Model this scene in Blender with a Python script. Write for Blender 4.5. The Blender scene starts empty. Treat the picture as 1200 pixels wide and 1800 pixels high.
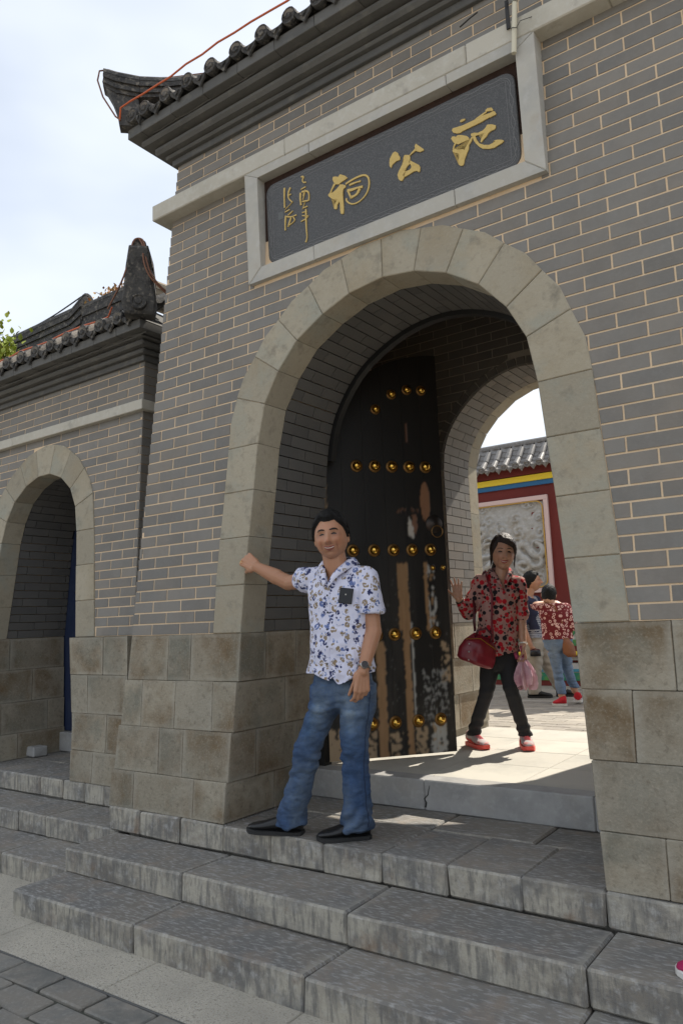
import bpy, bmesh, math, random
import numpy as np
from mathutils import Vector, Matrix, noise
R = math.radians
random.seed(7)
D = bpy.data
scene = bpy.context.scene
COL = scene.collection

# ------------------------------------------------------------------ camera
cam_d = D.cameras.new("camera"); cam = D.objects.new("camera", cam_d); COL.objects.link(cam)
scene.camera = cam
cam_d.sensor_fit = 'VERTICAL'; cam_d.sensor_height = 36.0; cam_d.sensor_width = 24.0
cam_d.lens = 36.0 * 1316.42 / 1800.0
cam_d.clip_start = 0.05; cam_d.clip_end = 2000
YAW_, PIT_, ROL_ = (0.6152699849539266, 0.14569499937724548, -0.03733726849730482)
f_ = Vector((-math.sin(YAW_)*math.cos(PIT_), math.cos(YAW_)*math.cos(PIT_), math.sin(PIT_)))
r_ = Vector((math.cos(YAW_), math.sin(YAW_), 0)); u_ = r_.cross(f_)
c_, s_ = math.cos(ROL_), math.sin(ROL_)
rr = c_*r_ + s_*u_; uu = -s_*r_ + c_*u_
mw = Matrix((rr, uu, -f_)).transposed().to_4x4(); mw.translation = Vector((3.7006816629789836, -3.147636094773832, 0.0402163485156187))
cam.matrix_world = mw

# ------------------------------------------------------------------ world and sun
SUNV = Vector((0.20, 1.0, 1.22))
elev = math.atan2(SUNV.z, math.hypot(SUNV.x, SUNV.y)); azim = math.atan2(SUNV.x, SUNV.y)
world = D.worlds.new("World"); scene.world = world; world.use_nodes = True
wn = world.node_tree.nodes; wl_ = world.node_tree.links
for n in list(wn): wn.remove(n)
sky = wn.new('ShaderNodeTexSky'); sky.sky_type = 'NISHITA'; sky.sun_disc = False
sky.sun_elevation = elev; sky.sun_rotation = azim; sky.air_density = 1.0; sky.dust_density = 2.0; sky.ozone_density = 1.5
bg = wn.new('ShaderNodeBackground'); bg.inputs['Strength'].default_value = 0.125
out = wn.new('ShaderNodeOutputWorld')
# thin milky cloud veil over the whole sky
tc = wn.new('ShaderNodeTexCoord'); mp = wn.new('ShaderNodeMapping'); mp.inputs['Scale'].default_value = (1.6, 1.6, 3.4)
nz = wn.new('ShaderNodeTexNoise'); nz.inputs['Scale'].default_value = 1.1; nz.inputs['Detail'].default_value = 4; nz.inputs['Roughness'].default_value = 0.55
rp = wn.new('ShaderNodeMapRange'); rp.inputs['From Min'].default_value = 0.36; rp.inputs['From Max'].default_value = 0.68
rp.inputs['To Min'].default_value = 0.55; rp.inputs['To Max'].default_value = 0.92
mx = wn.new('ShaderNodeMix'); mx.data_type = 'RGBA'; mx.inputs['B'].default_value = (6.6, 7.0, 7.5, 1)
wl_.new(tc.outputs['Generated'], mp.inputs['Vector']); wl_.new(mp.outputs['Vector'], nz.inputs['Vector'])
wl_.new(nz.outputs['Fac'], rp.inputs['Value']); wl_.new(rp.outputs['Result'], mx.inputs['Factor'])
wl_.new(sky.outputs['Color'], mx.inputs['A']); wl_.new(mx.outputs['Result'], bg.inputs['Color'])
wl_.new(bg.outputs['Background'], out.inputs['Surface'])
sd = D.lights.new("sun", 'SUN'); sd.energy = 5.0; sd.angle = R(0.55); sd.color = (1.0, 0.93, 0.82)
so = D.objects.new("sun", sd); COL.objects.link(so); so.rotation_euler = SUNV.to_track_quat('Z', 'Y').to_euler(); so.location = (2, 8, 9)
scene.view_settings.view_transform = 'Standard'; scene.view_settings.look = 'None'
scene.view_settings.exposure = 0.38; scene.view_settings.gamma = 1.0
scene.render.engine = 'CYCLES'

# ------------------------------------------------------------------ materials
MATS = {}
def material(name, base, rough=0.85, layers=(), bump=0.0, bscale=60, rand=0.0, metal=0.0, spec=0.4, island=False, front=None, bstretch=(1,1,1), coat=0.0, edge=None):
    """layers: (scale, colour, lo, hi, strength, stretch) noise patches of real colour; front: layers only on faces towards the street"""
    if name in MATS: return MATS[name]
    m = D.materials.new(name); m.use_nodes = True; nt = m.node_tree; N = nt.nodes; L = nt.links
    b = N['Principled BSDF']; b.inputs['Roughness'].default_value = rough; b.inputs['Metallic'].default_value = metal
    b.inputs['Specular IOR Level'].default_value = spec; b.inputs['Coat Weight'].default_value = coat
    geo = N.new('ShaderNodeNewGeometry'); oi = N.new('ShaderNodeObjectInfo')
    off = N.new('ShaderNodeVectorMath'); off.operation = 'MULTIPLY_ADD'; off.inputs[1].default_value = (13.7, 9.3, 17.1)
    cb = N.new('ShaderNodeCombineXYZ')
    rnd = N.new('ShaderNodeMath'); rnd.operation = 'ADD'; rnd.inputs[1].default_value = 0
    L.new(oi.outputs['Random'], rnd.inputs[0])
    if island: L.new(geo.outputs['Random Per Island'], rnd.inputs[1])
    if rand == 0: rnd.inputs[0].default_value = 0; [L.remove(l) for l in list(rnd.inputs[0].links)]
    for i in range(3): L.new(rnd.outputs[0], cb.inputs[i])
    L.new(cb.outputs[0], off.inputs[0]); L.new(geo.outputs['Position'], off.inputs[2])
    rgb = N.new('ShaderNodeRGB'); rgb.outputs[0].default_value = (*base, 1); cur = rgb.outputs[0]
    def layer(cur, lay, mask=None):
        sc, c2, lo, hi, st, stretch = (tuple(lay) + ((1,1,1),))[:6]
        mpn = N.new('ShaderNodeMapping'); mpn.inputs['Scale'].default_value = stretch; L.new(off.outputs[0], mpn.inputs['Vector'])
        t = N.new('ShaderNodeTexNoise'); t.inputs['Scale'].default_value = sc; t.inputs['Detail'].default_value = 6; t.inputs['Roughness'].default_value = 0.6
        L.new(mpn.outputs[0], t.inputs['Vector'])
        r = N.new('ShaderNodeMapRange'); r.inputs['From Min'].default_value = lo; r.inputs['From Max'].default_value = hi; r.inputs['To Max'].default_value = st
        L.new(t.outputs['Fac'], r.inputs['Value']); fac = r.outputs[0]
        if mask is not None:
            mm = N.new('ShaderNodeMath'); mm.operation = 'MULTIPLY'; L.new(fac, mm.inputs[0]); L.new(mask, mm.inputs[1]); fac = mm.outputs[0]
        x = N.new('ShaderNodeMix'); x.data_type = 'RGBA'; x.inputs['B'].default_value = (*c2, 1)
        L.new(cur, x.inputs['A']); L.new(fac, x.inputs['Factor']); return x.outputs['Result']
    if rand > 0:
        hs = N.new('ShaderNodeMapRange'); hs.inputs['To Min'].default_value = 1-rand; hs.inputs['To Max'].default_value = 1+rand
        fr = N.new('ShaderNodeMath'); fr.operation = 'FRACT'; L.new(rnd.outputs[0], fr.inputs[0]); L.new(fr.outputs[0], hs.inputs['Value'])
        vm = N.new('ShaderNodeVectorMath'); vm.operation = 'SCALE'; L.new(cur, vm.inputs[0]); L.new(hs.outputs[0], vm.inputs['Scale']); cur = vm.outputs[0]
    for lay in layers: cur = layer(cur, lay)
    if edge:   # pale mortar and salt bloom along the edges of each block
        tcn = N.new('ShaderNodeTexCoord'); g3 = N.new('ShaderNodeSeparateXYZ'); L.new(tcn.outputs['Generated'], g3.inputs[0]); n3 = N.new('ShaderNodeSeparateXYZ'); L.new(tcn.outputs['Normal'], n3.inputs[0]); prev = None
        for ax_ in 'XYZ':
            pg = N.new('ShaderNodeMath'); pg.operation = 'PINGPONG'; pg.inputs[1].default_value = .5; L.new(g3.outputs[ax_], pg.inputs[0])
            ab_ = N.new('ShaderNodeMath'); ab_.operation = 'ABSOLUTE'; L.new(n3.outputs[ax_], ab_.inputs[0])
            mm_ = N.new('ShaderNodeMath'); mm_.operation = 'MAXIMUM'; L.new(pg.outputs[0], mm_.inputs[0]); L.new(ab_.outputs[0], mm_.inputs[1])
            if prev is None: prev = mm_.outputs[0]
            else: mi_ = N.new('ShaderNodeMath'); mi_.operation = 'MINIMUM'; L.new(prev, mi_.inputs[0]); L.new(mm_.outputs[0], mi_.inputs[1]); prev = mi_.outputs[0]
        t = N.new('ShaderNodeTexNoise'); t.inputs['Scale'].default_value = 11; t.inputs['Detail'].default_value = 5; L.new(off.outputs[0], t.inputs['Vector'])
        sb_ = N.new('ShaderNodeMath'); sb_.operation = 'MULTIPLY_ADD'; sb_.inputs[1].default_value = -.16; sb_.inputs[2].default_value = .08; L.new(t.outputs['Fac'], sb_.inputs[0])
        ad_ = N.new('ShaderNodeMath'); ad_.operation = 'ADD'; L.new(prev, ad_.inputs[0]); L.new(sb_.outputs[0], ad_.inputs[1])
        r = N.new('ShaderNodeMapRange'); r.inputs['From Min'].default_value = edge[1]; r.inputs['From Max'].default_value = 0; r.inputs['To Max'].default_value = edge[2]; L.new(ad_.outputs[0], r.inputs['Value'])
        x = N.new('ShaderNodeMix'); x.data_type = 'RGBA'; x.inputs['B'].default_value = (*edge[0], 1); L.new(cur, x.inputs['A']); L.new(r.outputs[0], x.inputs['Factor']); cur = x.outputs['Result']
    if front:
        sx = N.new('ShaderNodeSeparateXYZ'); L.new(geo.outputs['Normal'], sx.inputs[0])
        ab = N.new('ShaderNodeMath'); ab.operation = 'MULTIPLY'; ab.inputs[1].default_value = -1; L.new(sx.outputs['Y'], ab.inputs[0]); ab.use_clamp = True
        for lay in front: cur = layer(cur, lay, ab.outputs[0])
    L.new(cur, b.inputs['Base Color'])
    if bump > 0:
        mpn = N.new('ShaderNodeMapping'); mpn.inputs['Scale'].default_value = bstretch; L.new(off.outputs[0], mpn.inputs['Vector'])
        t = N.new('ShaderNodeTexNoise'); t.inputs['Scale'].default_value = bscale; t.inputs['Detail'].default_value = 8; t.inputs['Roughness'].default_value = 0.65
        L.new(mpn.outputs[0], t.inputs['Vector'])
        bp = N.new('ShaderNodeBump'); bp.inputs['Strength'].default_value = bump; bp.inputs['Distance'].default_value = 0.01
        L.new(t.outputs['Fac'], bp.inputs['Height']); L.new(bp.outputs[0], b.inputs['Normal'])
    MATS[name] = m; return m

def vcol_material(name, rough=0.7, bump=0.0, bscale=80, metal=0.0, spec=0.4):
    m = D.materials.new(name); m.use_nodes = True; N = m.node_tree.nodes; L = m.node_tree.links; b = N['Principled BSDF']
    a = N.new('ShaderNodeVertexColor'); a.layer_name = 'Col'; L.new(a.outputs['Color'], b.inputs['Base Color'])
    b.inputs['Roughness'].default_value = rough; b.inputs['Specular IOR Level'].default_value = spec
    if bump:
        g = N.new('ShaderNodeNewGeometry'); t = N.new('ShaderNodeTexNoise'); t.inputs['Scale'].default_value = bscale; t.inputs['Detail'].default_value = 6
        L.new(g.outputs['Position'], t.inputs['Vector']); bp = N.new('ShaderNodeBump'); bp.inputs['Strength'].default_value = bump; bp.inputs['Distance'].default_value = .01
        L.new(t.outputs['Fac'], bp.inputs['Height']); L.new(bp.outputs[0], b.inputs['Normal'])
    return m

brick_m = material('grey_brick', (0.190, 0.181, 0.166), 0.7, [(1.3, (0.275, 0.235, 0.19), .42, .65, .5), (9, (0.175, 0.16, 0.145), .5, .75, .5), (1.1, (0.15, 0.135, 0.115), .50, .72, .45, (3, 3, .45)), (45, (0.25, 0.24, 0.225), .5, .8, .35)], 0.16, 90, rand=0.15, island=True, spec=.35)
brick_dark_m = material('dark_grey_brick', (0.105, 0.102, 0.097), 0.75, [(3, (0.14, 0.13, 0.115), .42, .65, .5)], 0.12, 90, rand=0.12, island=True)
mortar_m = material('tan_mortar', (0.74, 0.56, 0.37), 0.95, [(6, (0.58, 0.42, 0.27), .4, .7, .6), (60, (0.55, 0.5, 0.42), .5, .7, .4)], 0.4, 150)
mortar_grey_m = material('grey_mortar', (0.33, 0.31, 0.27), 0.95, [(6, (0.24, 0.22, 0.19), .4, .7, .7)], 0.4, 150)
stone_m = material('weathered_sandstone', (0.27, 0.238, 0.18), 0.9, [(7, (0.36, 0.32, 0.25), .50, .66, .6), (2.2, (0.155, 0.105, 0.055), .45, .62, .95), (3.1, (0.15, 0.15, 0.12), .5, .66, .75), (1.6, (0.33, 0.305, 0.25), .5, .75, .6), (14, (0.17, 0.145, 0.105), .54, .75, .7), (90, (0.42, 0.37, 0.29), .5, .8, .5), (38, (0.12, 0.10, 0.07), .55, .72, .6)], 0.6, 60, rand=0.26, edge=((0.36, 0.335, 0.28), .10, .55))
arch_m = material('arch_sandstone', (0.35, 0.31, 0.235), 0.88, [(2.4, (0.31, 0.255, 0.17), .48, .7, .75), (3.7, (0.29, 0.30, 0.255), .5, .68, .7), (12, (0.20, 0.18, 0.14), .54, .72, .75), (45, (0.22, 0.19, 0.14), .56, .7, .5), (90, (0.46, 0.41, 0.32), .5, .8, .4)], 0.4, 60, rand=0.15)
step_m = material('worn_limestone', (0.205, 0.184, 0.155), 0.72, [(3.0, (0.15, 0.147, 0.14), .42, .6, .8), (22, (0.38, 0.375, 0.36), .5, .64, .75, (1, 3.5, 1)), (7, (0.27, 0.215, 0.165), .52, .72, .7), (120, (0.17, 0.17, 0.17), .5, .65, .5, (1, 2, 1))], 0.45, 55, rand=0.18, spec=.5, bstretch=(1, 2.2, 1), edge=((0.33, 0.31, 0.265), .05, .5),
    front=[(4, (0.44, 0.405, 0.33), .40, .60, .85, (1.0, 1, 1.6)), (8, (0.14, 0.135, 0.125), .47, .62, .75, (4.5, 1, .8)), (34, (0.12, 0.115, 0.105), .56, .68, .6, (1.6, 1, .55)), (16, (0.46, 0.43, 0.37), .56, .72, .5, (1.6, 1, .7)), (5, (0.20, 0.13, 0.08), .60, .74, .7)])
sill_m = material('blue_grey_sill_stone', (0.33, 0.325, 0.315), 0.7, [(5, (0.23, 0.23, 0.225), .45, .7, .8), (25, (0.45, 0.45, 0.44), .5, .75, .5), (3, (0.33, 0.30, 0.25), .52, .75, .5)], 0.15, 60, rand=.08)
ledge_m = material('pale_concrete', (0.50, 0.47, 0.40), 0.85, [(4, (0.40, 0.375, 0.31), .48, .72, .7), (30, (0.56, 0.55, 0.50), .5, .7, .5), (9, (0.27, 0.25, 0.22), .60, .75, .7)], 0.25, 60, rand=0.05)
frame_m = material('grey_marble_frame', (0.44, 0.42, 0.37), 0.7, [(3.5, (0.35, 0.35, 0.335), .45, .7, .8), (20, (0.53, 0.52, 0.50), .5, .75, .5), (10, (0.36, 0.30, 0.22), .60, .78, .6)], 0.15, 70, rand=0.07)
cornice_m = material('dark_grey_cornice', (0.115, 0.113, 0.107), 0.8, [(3, (0.075, 0.075, 0.072), .45, .7, .8, (1, 1, 4)), (10, (0.19, 0.18, 0.155), .55, .75, .6)], 0.18, 80, rand=0.09)
tile_m = material('black_roof_tile', (0.062, 0.060, 0.058), 0.85, [(9, (0.025, 0.025, 0.026), .42, .6, .8), (26, (0.21, 0.19, 0.16), .54, .66, .75), (60, (0.13, 0.12, 0.105), .5, .7, .5)], 0.5, 70, rand=0.2)
tile_top_m = material('lichened_roof_tile', (0.21, 0.19, 0.165), 0.88, [(10, (0.08, 0.078, 0.075), .45, .62, .8), (40, (0.34, 0.31, 0.26), .5, .68, .6)], 0.4, 70, rand=0.2)
tile_grey_m = material('grey_glazed_tile', (0.17, 0.155, 0.14), 0.42, [(9, (0.12, 0.12, 0.12), .45, .65, .7), (30, (0.30, 0.28, 0.26), .5, .7, .6)], 0.2, 70, rand=0.15, spec=.6)
paver_m = material('grey_street_brick', (0.225, 0.205, 0.175), 0.8, [(6, (0.165, 0.165, 0.155), .42, .62, .8), (50, (0.30, 0.29, 0.265), .5, .7, .5), (3, (0.12, 0.12, 0.11), .55, .7, .7)], 0.3, 90, rand=0.12)
joint_m = material('mossy_joint', (0.075, 0.075, 0.062), 1.0, [(20, (0.045, 0.05, 0.035), .45, .65, .7)], 0.6, 60)
pebble_m = material('pebble_wash_concrete', (0.50, 0.455, 0.37), 0.9, [(150, (0.62, 0.60, 0.55), .50, .62, .8), (110, (0.22, 0.20, 0.17), .54, .64, .8), (2.5, (0.35, 0.32, 0.27), .45, .7, .6)], 0.9, 150)
floor_m = material('pale_floor_slab', (0.50, 0.475, 0.41), 0.75, [(3, (0.36, 0.35, 0.31), .45, .7, .7), (40, (0.50, 0.49, 0.45), .5, .7, .5)], 0.1, 80, rand=0.06)
court_m = material('courtyard_brick', (0.33, 0.295, 0.245), 0.85, [(4, (0.22, 0.20, 0.175), .45, .65, .7), (40, (0.42, 0.39, 0.33), .5, .7, .5)], 0.2, 80, rand=0.22, island=True)
earth_m = material('dusty_ground', (0.30, 0.26, 0.20), 0.95, [(1.5, (0.18, 0.17, 0.15), .45, .65, .7)], 0.3, 30)
gold_m = material('polished_brass', (0.83, 0.50, 0.10), 0.12, metal=1.0)
goldrim_m = material('dull_brass', (0.22, 0.12, 0.04), 0.45, metal=0.8)
iron_m = material('dark_iron', (0.05, 0.042, 0.036), 0.45, metal=0.7, layers=[(12, (0.10, 0.05, 0.03), .5, .7, .7)])
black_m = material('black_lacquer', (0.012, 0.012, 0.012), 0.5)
blue_door_m = material('navy_lacquer', (0.022, 0.033, 0.075), 0.4, [(14, (0.04, 0.055, 0.09), .5, .7, .7, (3, 1, .6))], 0.1, 60)
slab_m = material('dark_granite', (0.052, 0.051, 0.050), 0.42, [(160, (0.115, 0.112, 0.108), .46, .62, .8), (240, (0.04, 0.04, 0.042), .52, .66, .6)], 0.05, 200, spec=.5)
rust_m = material('rusty_recess', (0.035, 0.018, 0.013), 0.9, [(8, (0.075, 0.035, 0.022), .5, .7, .8)], 0.3, 60)
char_m = material('gold_paint', (0.60, 0.43, 0.14), 0.55, [(40, (0.45, 0.30, 0.08), .5, .7, .6)], 0.15, 120)
inc_m = material('incised_line', (0.22, 0.22, 0.22), 0.9)
sealm = material('faint_seal', (0.125, 0.13, 0.13), 0.7)
pvc_m = material('yellowed_plastic', (0.62, 0.58, 0.45), 0.45)
wire_m = material('black_wire', (0.02, 0.018, 0.016), 0.5)
rope_m = material('orange_rope_light', (0.55, 0.115, 0.035), 0.45)
cable_m = material('brown_cable', (0.19, 0.085, 0.05), 0.5)
red_m = material('oxblood_wall_paint', (0.15, 0.022, 0.018), 0.75, [(3, (0.11, 0.017, 0.015), .45, .7, .6)], 0.05, 60)
yel_m = material('yellow_paint', (0.78, 0.58, 0.03), 0.5); blu_m = material('blue_paint', (0.02, 0.13, 0.30), 0.5)
grn_m = material('green_paint', (0.03, 0.20, 0.12), 0.6, [(9, (0.10, 0.26, 0.06), .5, .6, .9)]); pink_m = material('pink_border_paint', (0.66, 0.50, 0.48), 0.8); ochre_m = material('ochre_line_paint', (0.55, 0.33, 0.06), 0.6)
white_m = material('grey_white_plinth_paint', (0.48, 0.47, 0.45), 0.8); teal_m = material('teal_paint', (0.06, 0.26, 0.36), 0.6)
relief_m = material('grey_carved_stone', (0.40, 0.40, 0.39), 0.8, [(6, (0.30, 0.26, 0.20), .48, .68, .8), (20, (0.52, 0.52, 0.51), .5, .7, .6)], 0.3, 60)
leaf_m = material('yellow_green_vine_leaf', (0.24, 0.30, 0.03), 0.6, [(8, (0.42, 0.40, 0.05), .5, .7, .7)], rand=.3, island=True); stem_m = material('vine_stem', (0.15, 0.10, 0.05), 0.8)  # yellow-green leaves with random yellower patches
leafred_m = material('reddish_vine_leaf', (0.40, 0.24, 0.07), 0.6, [(8, (0.45, 0.11, 0.05), .5, .7, .8)], rand=.3, island=True)
rib_m = material('sunlit_ridge_tile', (0.36, 0.30, 0.22), 0.85, [(20, (0.28, 0.22, 0.15), .5, .7, .7)], .4, 60)  # pale copy of the ridge tile, sunlight put into its colour

# ------------------------------------------------------------------ mesh helpers
class MB:
    def __init__(s): s.v = []; s.f = []; s.mi = []
    def add(s, vs, fs, mi=0):
        o = len(s.v); s.v += [tuple(v) for v in vs]; s.f += [tuple(i+o for i in f) for f in fs]; s.mi += [mi]*len(fs); return s
    def build(s, name, mats, parent=None, smooth=False, loc=None, **props):
        me = D.meshes.new(name); me.from_pydata(s.v, [], s.f)
        if not isinstance(mats, (list, tuple)): mats = [mats]
        for m in mats: me.materials.append(m)
        if len(mats) > 1: me.polygons.foreach_set('material_index', s.mi)
        if smooth: me.polygons.foreach_set('use_smooth', [True]*len(me.polygons))
        me.update()
        return link(me, name, parent, loc, **props)
def link(me, name, parent=None, loc=None, **props):
    o = D.objects.new(name, me); COL.objects.link(o)
    if parent is not None: o.parent = parent
    if loc is not None: o.location = loc
    for k, v in props.items(): o[k] = v
    return o
def thing(name, label, cat, group=None):
    o = D.objects.new(name, None); COL.objects.link(o); o.empty_display_size = .1
    o['label'] = label; o['category'] = cat
    if group: o['group'] = group
    return o
def fix(mb):
    """recalculate outward normals of a closed mesh builder"""
    bm = bmesh.new(); vs = [bm.verts.new(v) for v in mb.v]
    for f, mi in zip(mb.f, mb.mi):
        try: bf = bm.faces.new([vs[i] for i in f]); bf.material_index = mi
        except ValueError: pass
    bmesh.ops.recalc_face_normals(bm, faces=bm.faces)
    bm.verts.index_update()
    mb.v = [tuple(v.co) for v in bm.verts]; mb.f = [tuple(v.index for v in f.verts) for f in bm.faces]; mb.mi = [f.material_index for f in bm.faces]
    bm.free(); return mb
def prism(poly, mapf, d0, d1, cham=0.0, mb=None, mi=0):
    """polygon (u,v) extruded along d (d0 = visible face, d1 = hidden face); optional chamfer on the visible face"""
    mb = mb or MB(); n = len(poly); cx = sum(q[0] for q in poly)/n; cy = sum(q[1] for q in poly)/n
    rings = []
    if cham > 0:
        ins = []
        for (x, y) in poly:
            dx, dy = cx-x, cy-y; l = math.hypot(dx, dy) or 1; k = cham*1.35/l; ins.append((x+dx*k, y+dy*k))
        sgn = 1 if d1 > d0 else -1
        rings = [[mapf(x, y, d0) for x, y in ins], [mapf(x, y, d0+sgn*cham) for x, y in poly], [mapf(x, y, d1) for x, y in poly]]
    else: rings = [[mapf(x, y, d0) for x, y in poly], [mapf(x, y, d1) for x, y in poly]]
    vs = [v for r in rings for v in r]; fs = [tuple(range(n))]
    for k in range(len(rings)-1):
        for i in range(n):
            j = (i+1) % n; fs.append((k*n+i, (k+1)*n+i, (k+1)*n+j, k*n+j))
    fs.append(tuple((len(rings)-1)*n+i for i in reversed(range(n))))
    mb.add(vs, fs, mi); return mb
def box(x0, x1, y0, y1, z0, z1, mb=None, mi=0, mapf=None):
    mb = mb or MB()
    vs = [(x, y, z) for z in (z0, z1) for y in (y0, y1) for x in (x0, x1)]
    if mapf: vs = [mapf(*v) for v in vs]
    mb.add(vs, [(0,2,3,1),(4,5,7,6),(0,1,5,4),(2,6,7,3),(0,4,6,2),(1,3,7,5)], mi); return mb
def cbox(x0, x1, y0, y1, z0, z1, c=0.005, mb=None, mi=0, mapf=None, jit=0.0):
    """chamfered box, 24 vertices; optional small jitter of the eight corners"""
    mb = mb or MB(); vs = []; X = (x0, x1); Y = (y0, y1); Z = (z0, z1); idx = {}
    for i in (0, 1):
        for j in (0, 1):
            for k in (0, 1):
                jx, jy, jz = [random.uniform(-jit, jit) for _ in range(3)]
                b = (X[i]+jx, Y[j]+jy, Z[k]+jz); s = (1-2*i, 1-2*j, 1-2*k)
                for a in range(3):
                    q = [b[m]+(s[m]*c if m != a else 0) for m in range(3)]
                    idx[(i, j, k, a)] = len(vs); vs.append(mapf(*q) if mapf else tuple(q))
    fs = []
    for a in range(3):
        o = [m for m in range(3) if m != a]
        for s in (0, 1):
            q = []
            for (p_, r2) in ((0,0),(1,0),(1,1),(0,1)):
                key = [0,0,0]; key[a] = s; key[o[0]] = p_; key[o[1]] = r2; q.append(idx[(*key, a)])
            fs.append(q)
        # edges along axis a
        for p_ in (0, 1):
            for r2 in (0, 1):
                k0 = [0,0,0]; k0[o[0]] = p_; k0[o[1]] = r2; k1 = list(k0); k1[a] = 1
                fs.append([idx[(*k0, o[0])], idx[(*k0, o[1])], idx[(*k1, o[1])], idx[(*k1, o[0])]])
    for i in (0, 1):
        for j in (0, 1):
            for k in (0, 1): fs.append([idx[(i,j,k,0)], idx[(i,j,k,1)], idx[(i,j,k,2)]])
    t = MB(); t.add(vs, fs, mi); fix(t); mb.add(t.v, t.f, mi); return mb
def tube(pts, rad, seg=8, mb=None, caps=True, mi=0, squash=None):
    mb = mb or MB(); pts = [Vector(p) for p in pts]; n = len(pts)
    rad = rad if isinstance(rad, (list, tuple)) else [rad]*n
    T = [(pts[min(i+1, n-1)]-pts[max(i-1, 0)]).normalized() for i in range(n)]
    ref = Vector((0, 0, 1)) if abs(T[0].z) < .9 else Vector((1, 0, 0)); a = T[0].cross(ref).normalized(); vs = []; fs = []
    for i in range(n):
        a = (a - T[i]*a.dot(T[i])).normalized(); b = T[i].cross(a)
        for k in range(seg):
            t = 2*math.pi*k/seg; vs.append(pts[i]+a*math.cos(t)*rad[i]+b*math.sin(t)*rad[i])
    for i in range(n-1):
        for k in range(seg): fs.append((i*seg+k, i*seg+(k+1) % seg, (i+1)*seg+(k+1) % seg, (i+1)*seg+k))
    if caps: fs.append(tuple(reversed(range(seg)))); fs.append(tuple((n-1)*seg+k for k in range(seg)))
    mb.add(vs, fs, mi); return mb
def sphere(c, r, mb=None, nu=14, nv=9, mi=0, ax=None):
    mb = mb or MB(); c = Vector(c); A = ax or (Vector((r,0,0)), Vector((0,r,0)), Vector((0,0,r)))
    vs = [c+A[2]]
    for j in range(1, nv):
        t = math.pi*j/nv
        for i in range(nu):
            p_ = 2*math.pi*i/nu; vs.append(c+A[0]*math.sin(t)*math.cos(p_)+A[1]*math.sin(t)*math.sin(p_)+A[2]*math.cos(t))
    vs.append(c-A[2]); fs = []
    for i in range(nu): fs.append((0, 1+i, 1+(i+1) % nu)); fs.append((len(vs)-1, 1+(nv-2)*nu+(i+1) % nu, 1+(nv-2)*nu+i))
    for j in range(nv-2):
        for i in range(nu): a = 1+j*nu+i; b = 1+j*nu+(i+1) % nu; fs.append((a, a+nu, b+nu, b))
    mb.add(vs, fs, mi); return mb
def lathe(prof, M4, seg=16, mb=None, mi=0):
    mb = mb or MB(); vs = []; fs = []
    for r, h in prof:
        for k in range(seg):
            t = 2*math.pi*k/seg; vs.append(M4 @ Vector((r*math.cos(t), r*math.sin(t), h)))
    for i in range(len(prof)-1):
        for k in range(seg): fs.append((i*seg+k, i*seg+(k+1) % seg, (i+1)*seg+(k+1) % seg, (i+1)*seg+k))
    mb.add(vs, fs, mi); return mb
def interp(tab, z):
    if z <= tab[0][0]: return tab[0][1]
    for (a, b), (c, d) in zip(tab, tab[1:]):
        if z <= c: return b+(d-b)*(z-a)/(c-a)
    return tab[-1][1]
def pieces(name, items, parent, mats, limit=300, stuff_name=None):
    """items: list of MB (most prominent first); the first `limit` become objects, the rest one stuff part"""
    for mb in items[:limit]: mb.build(name, mats, parent)
    rest = items[limit:]
    if rest:
        big = MB()
        for mb in rest: big.add(mb.v, mb.f); 
        big.mi = [0]*len(big.f)
        big.build(stuff_name or name+'work', mats, parent, kind='stuff')

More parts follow.
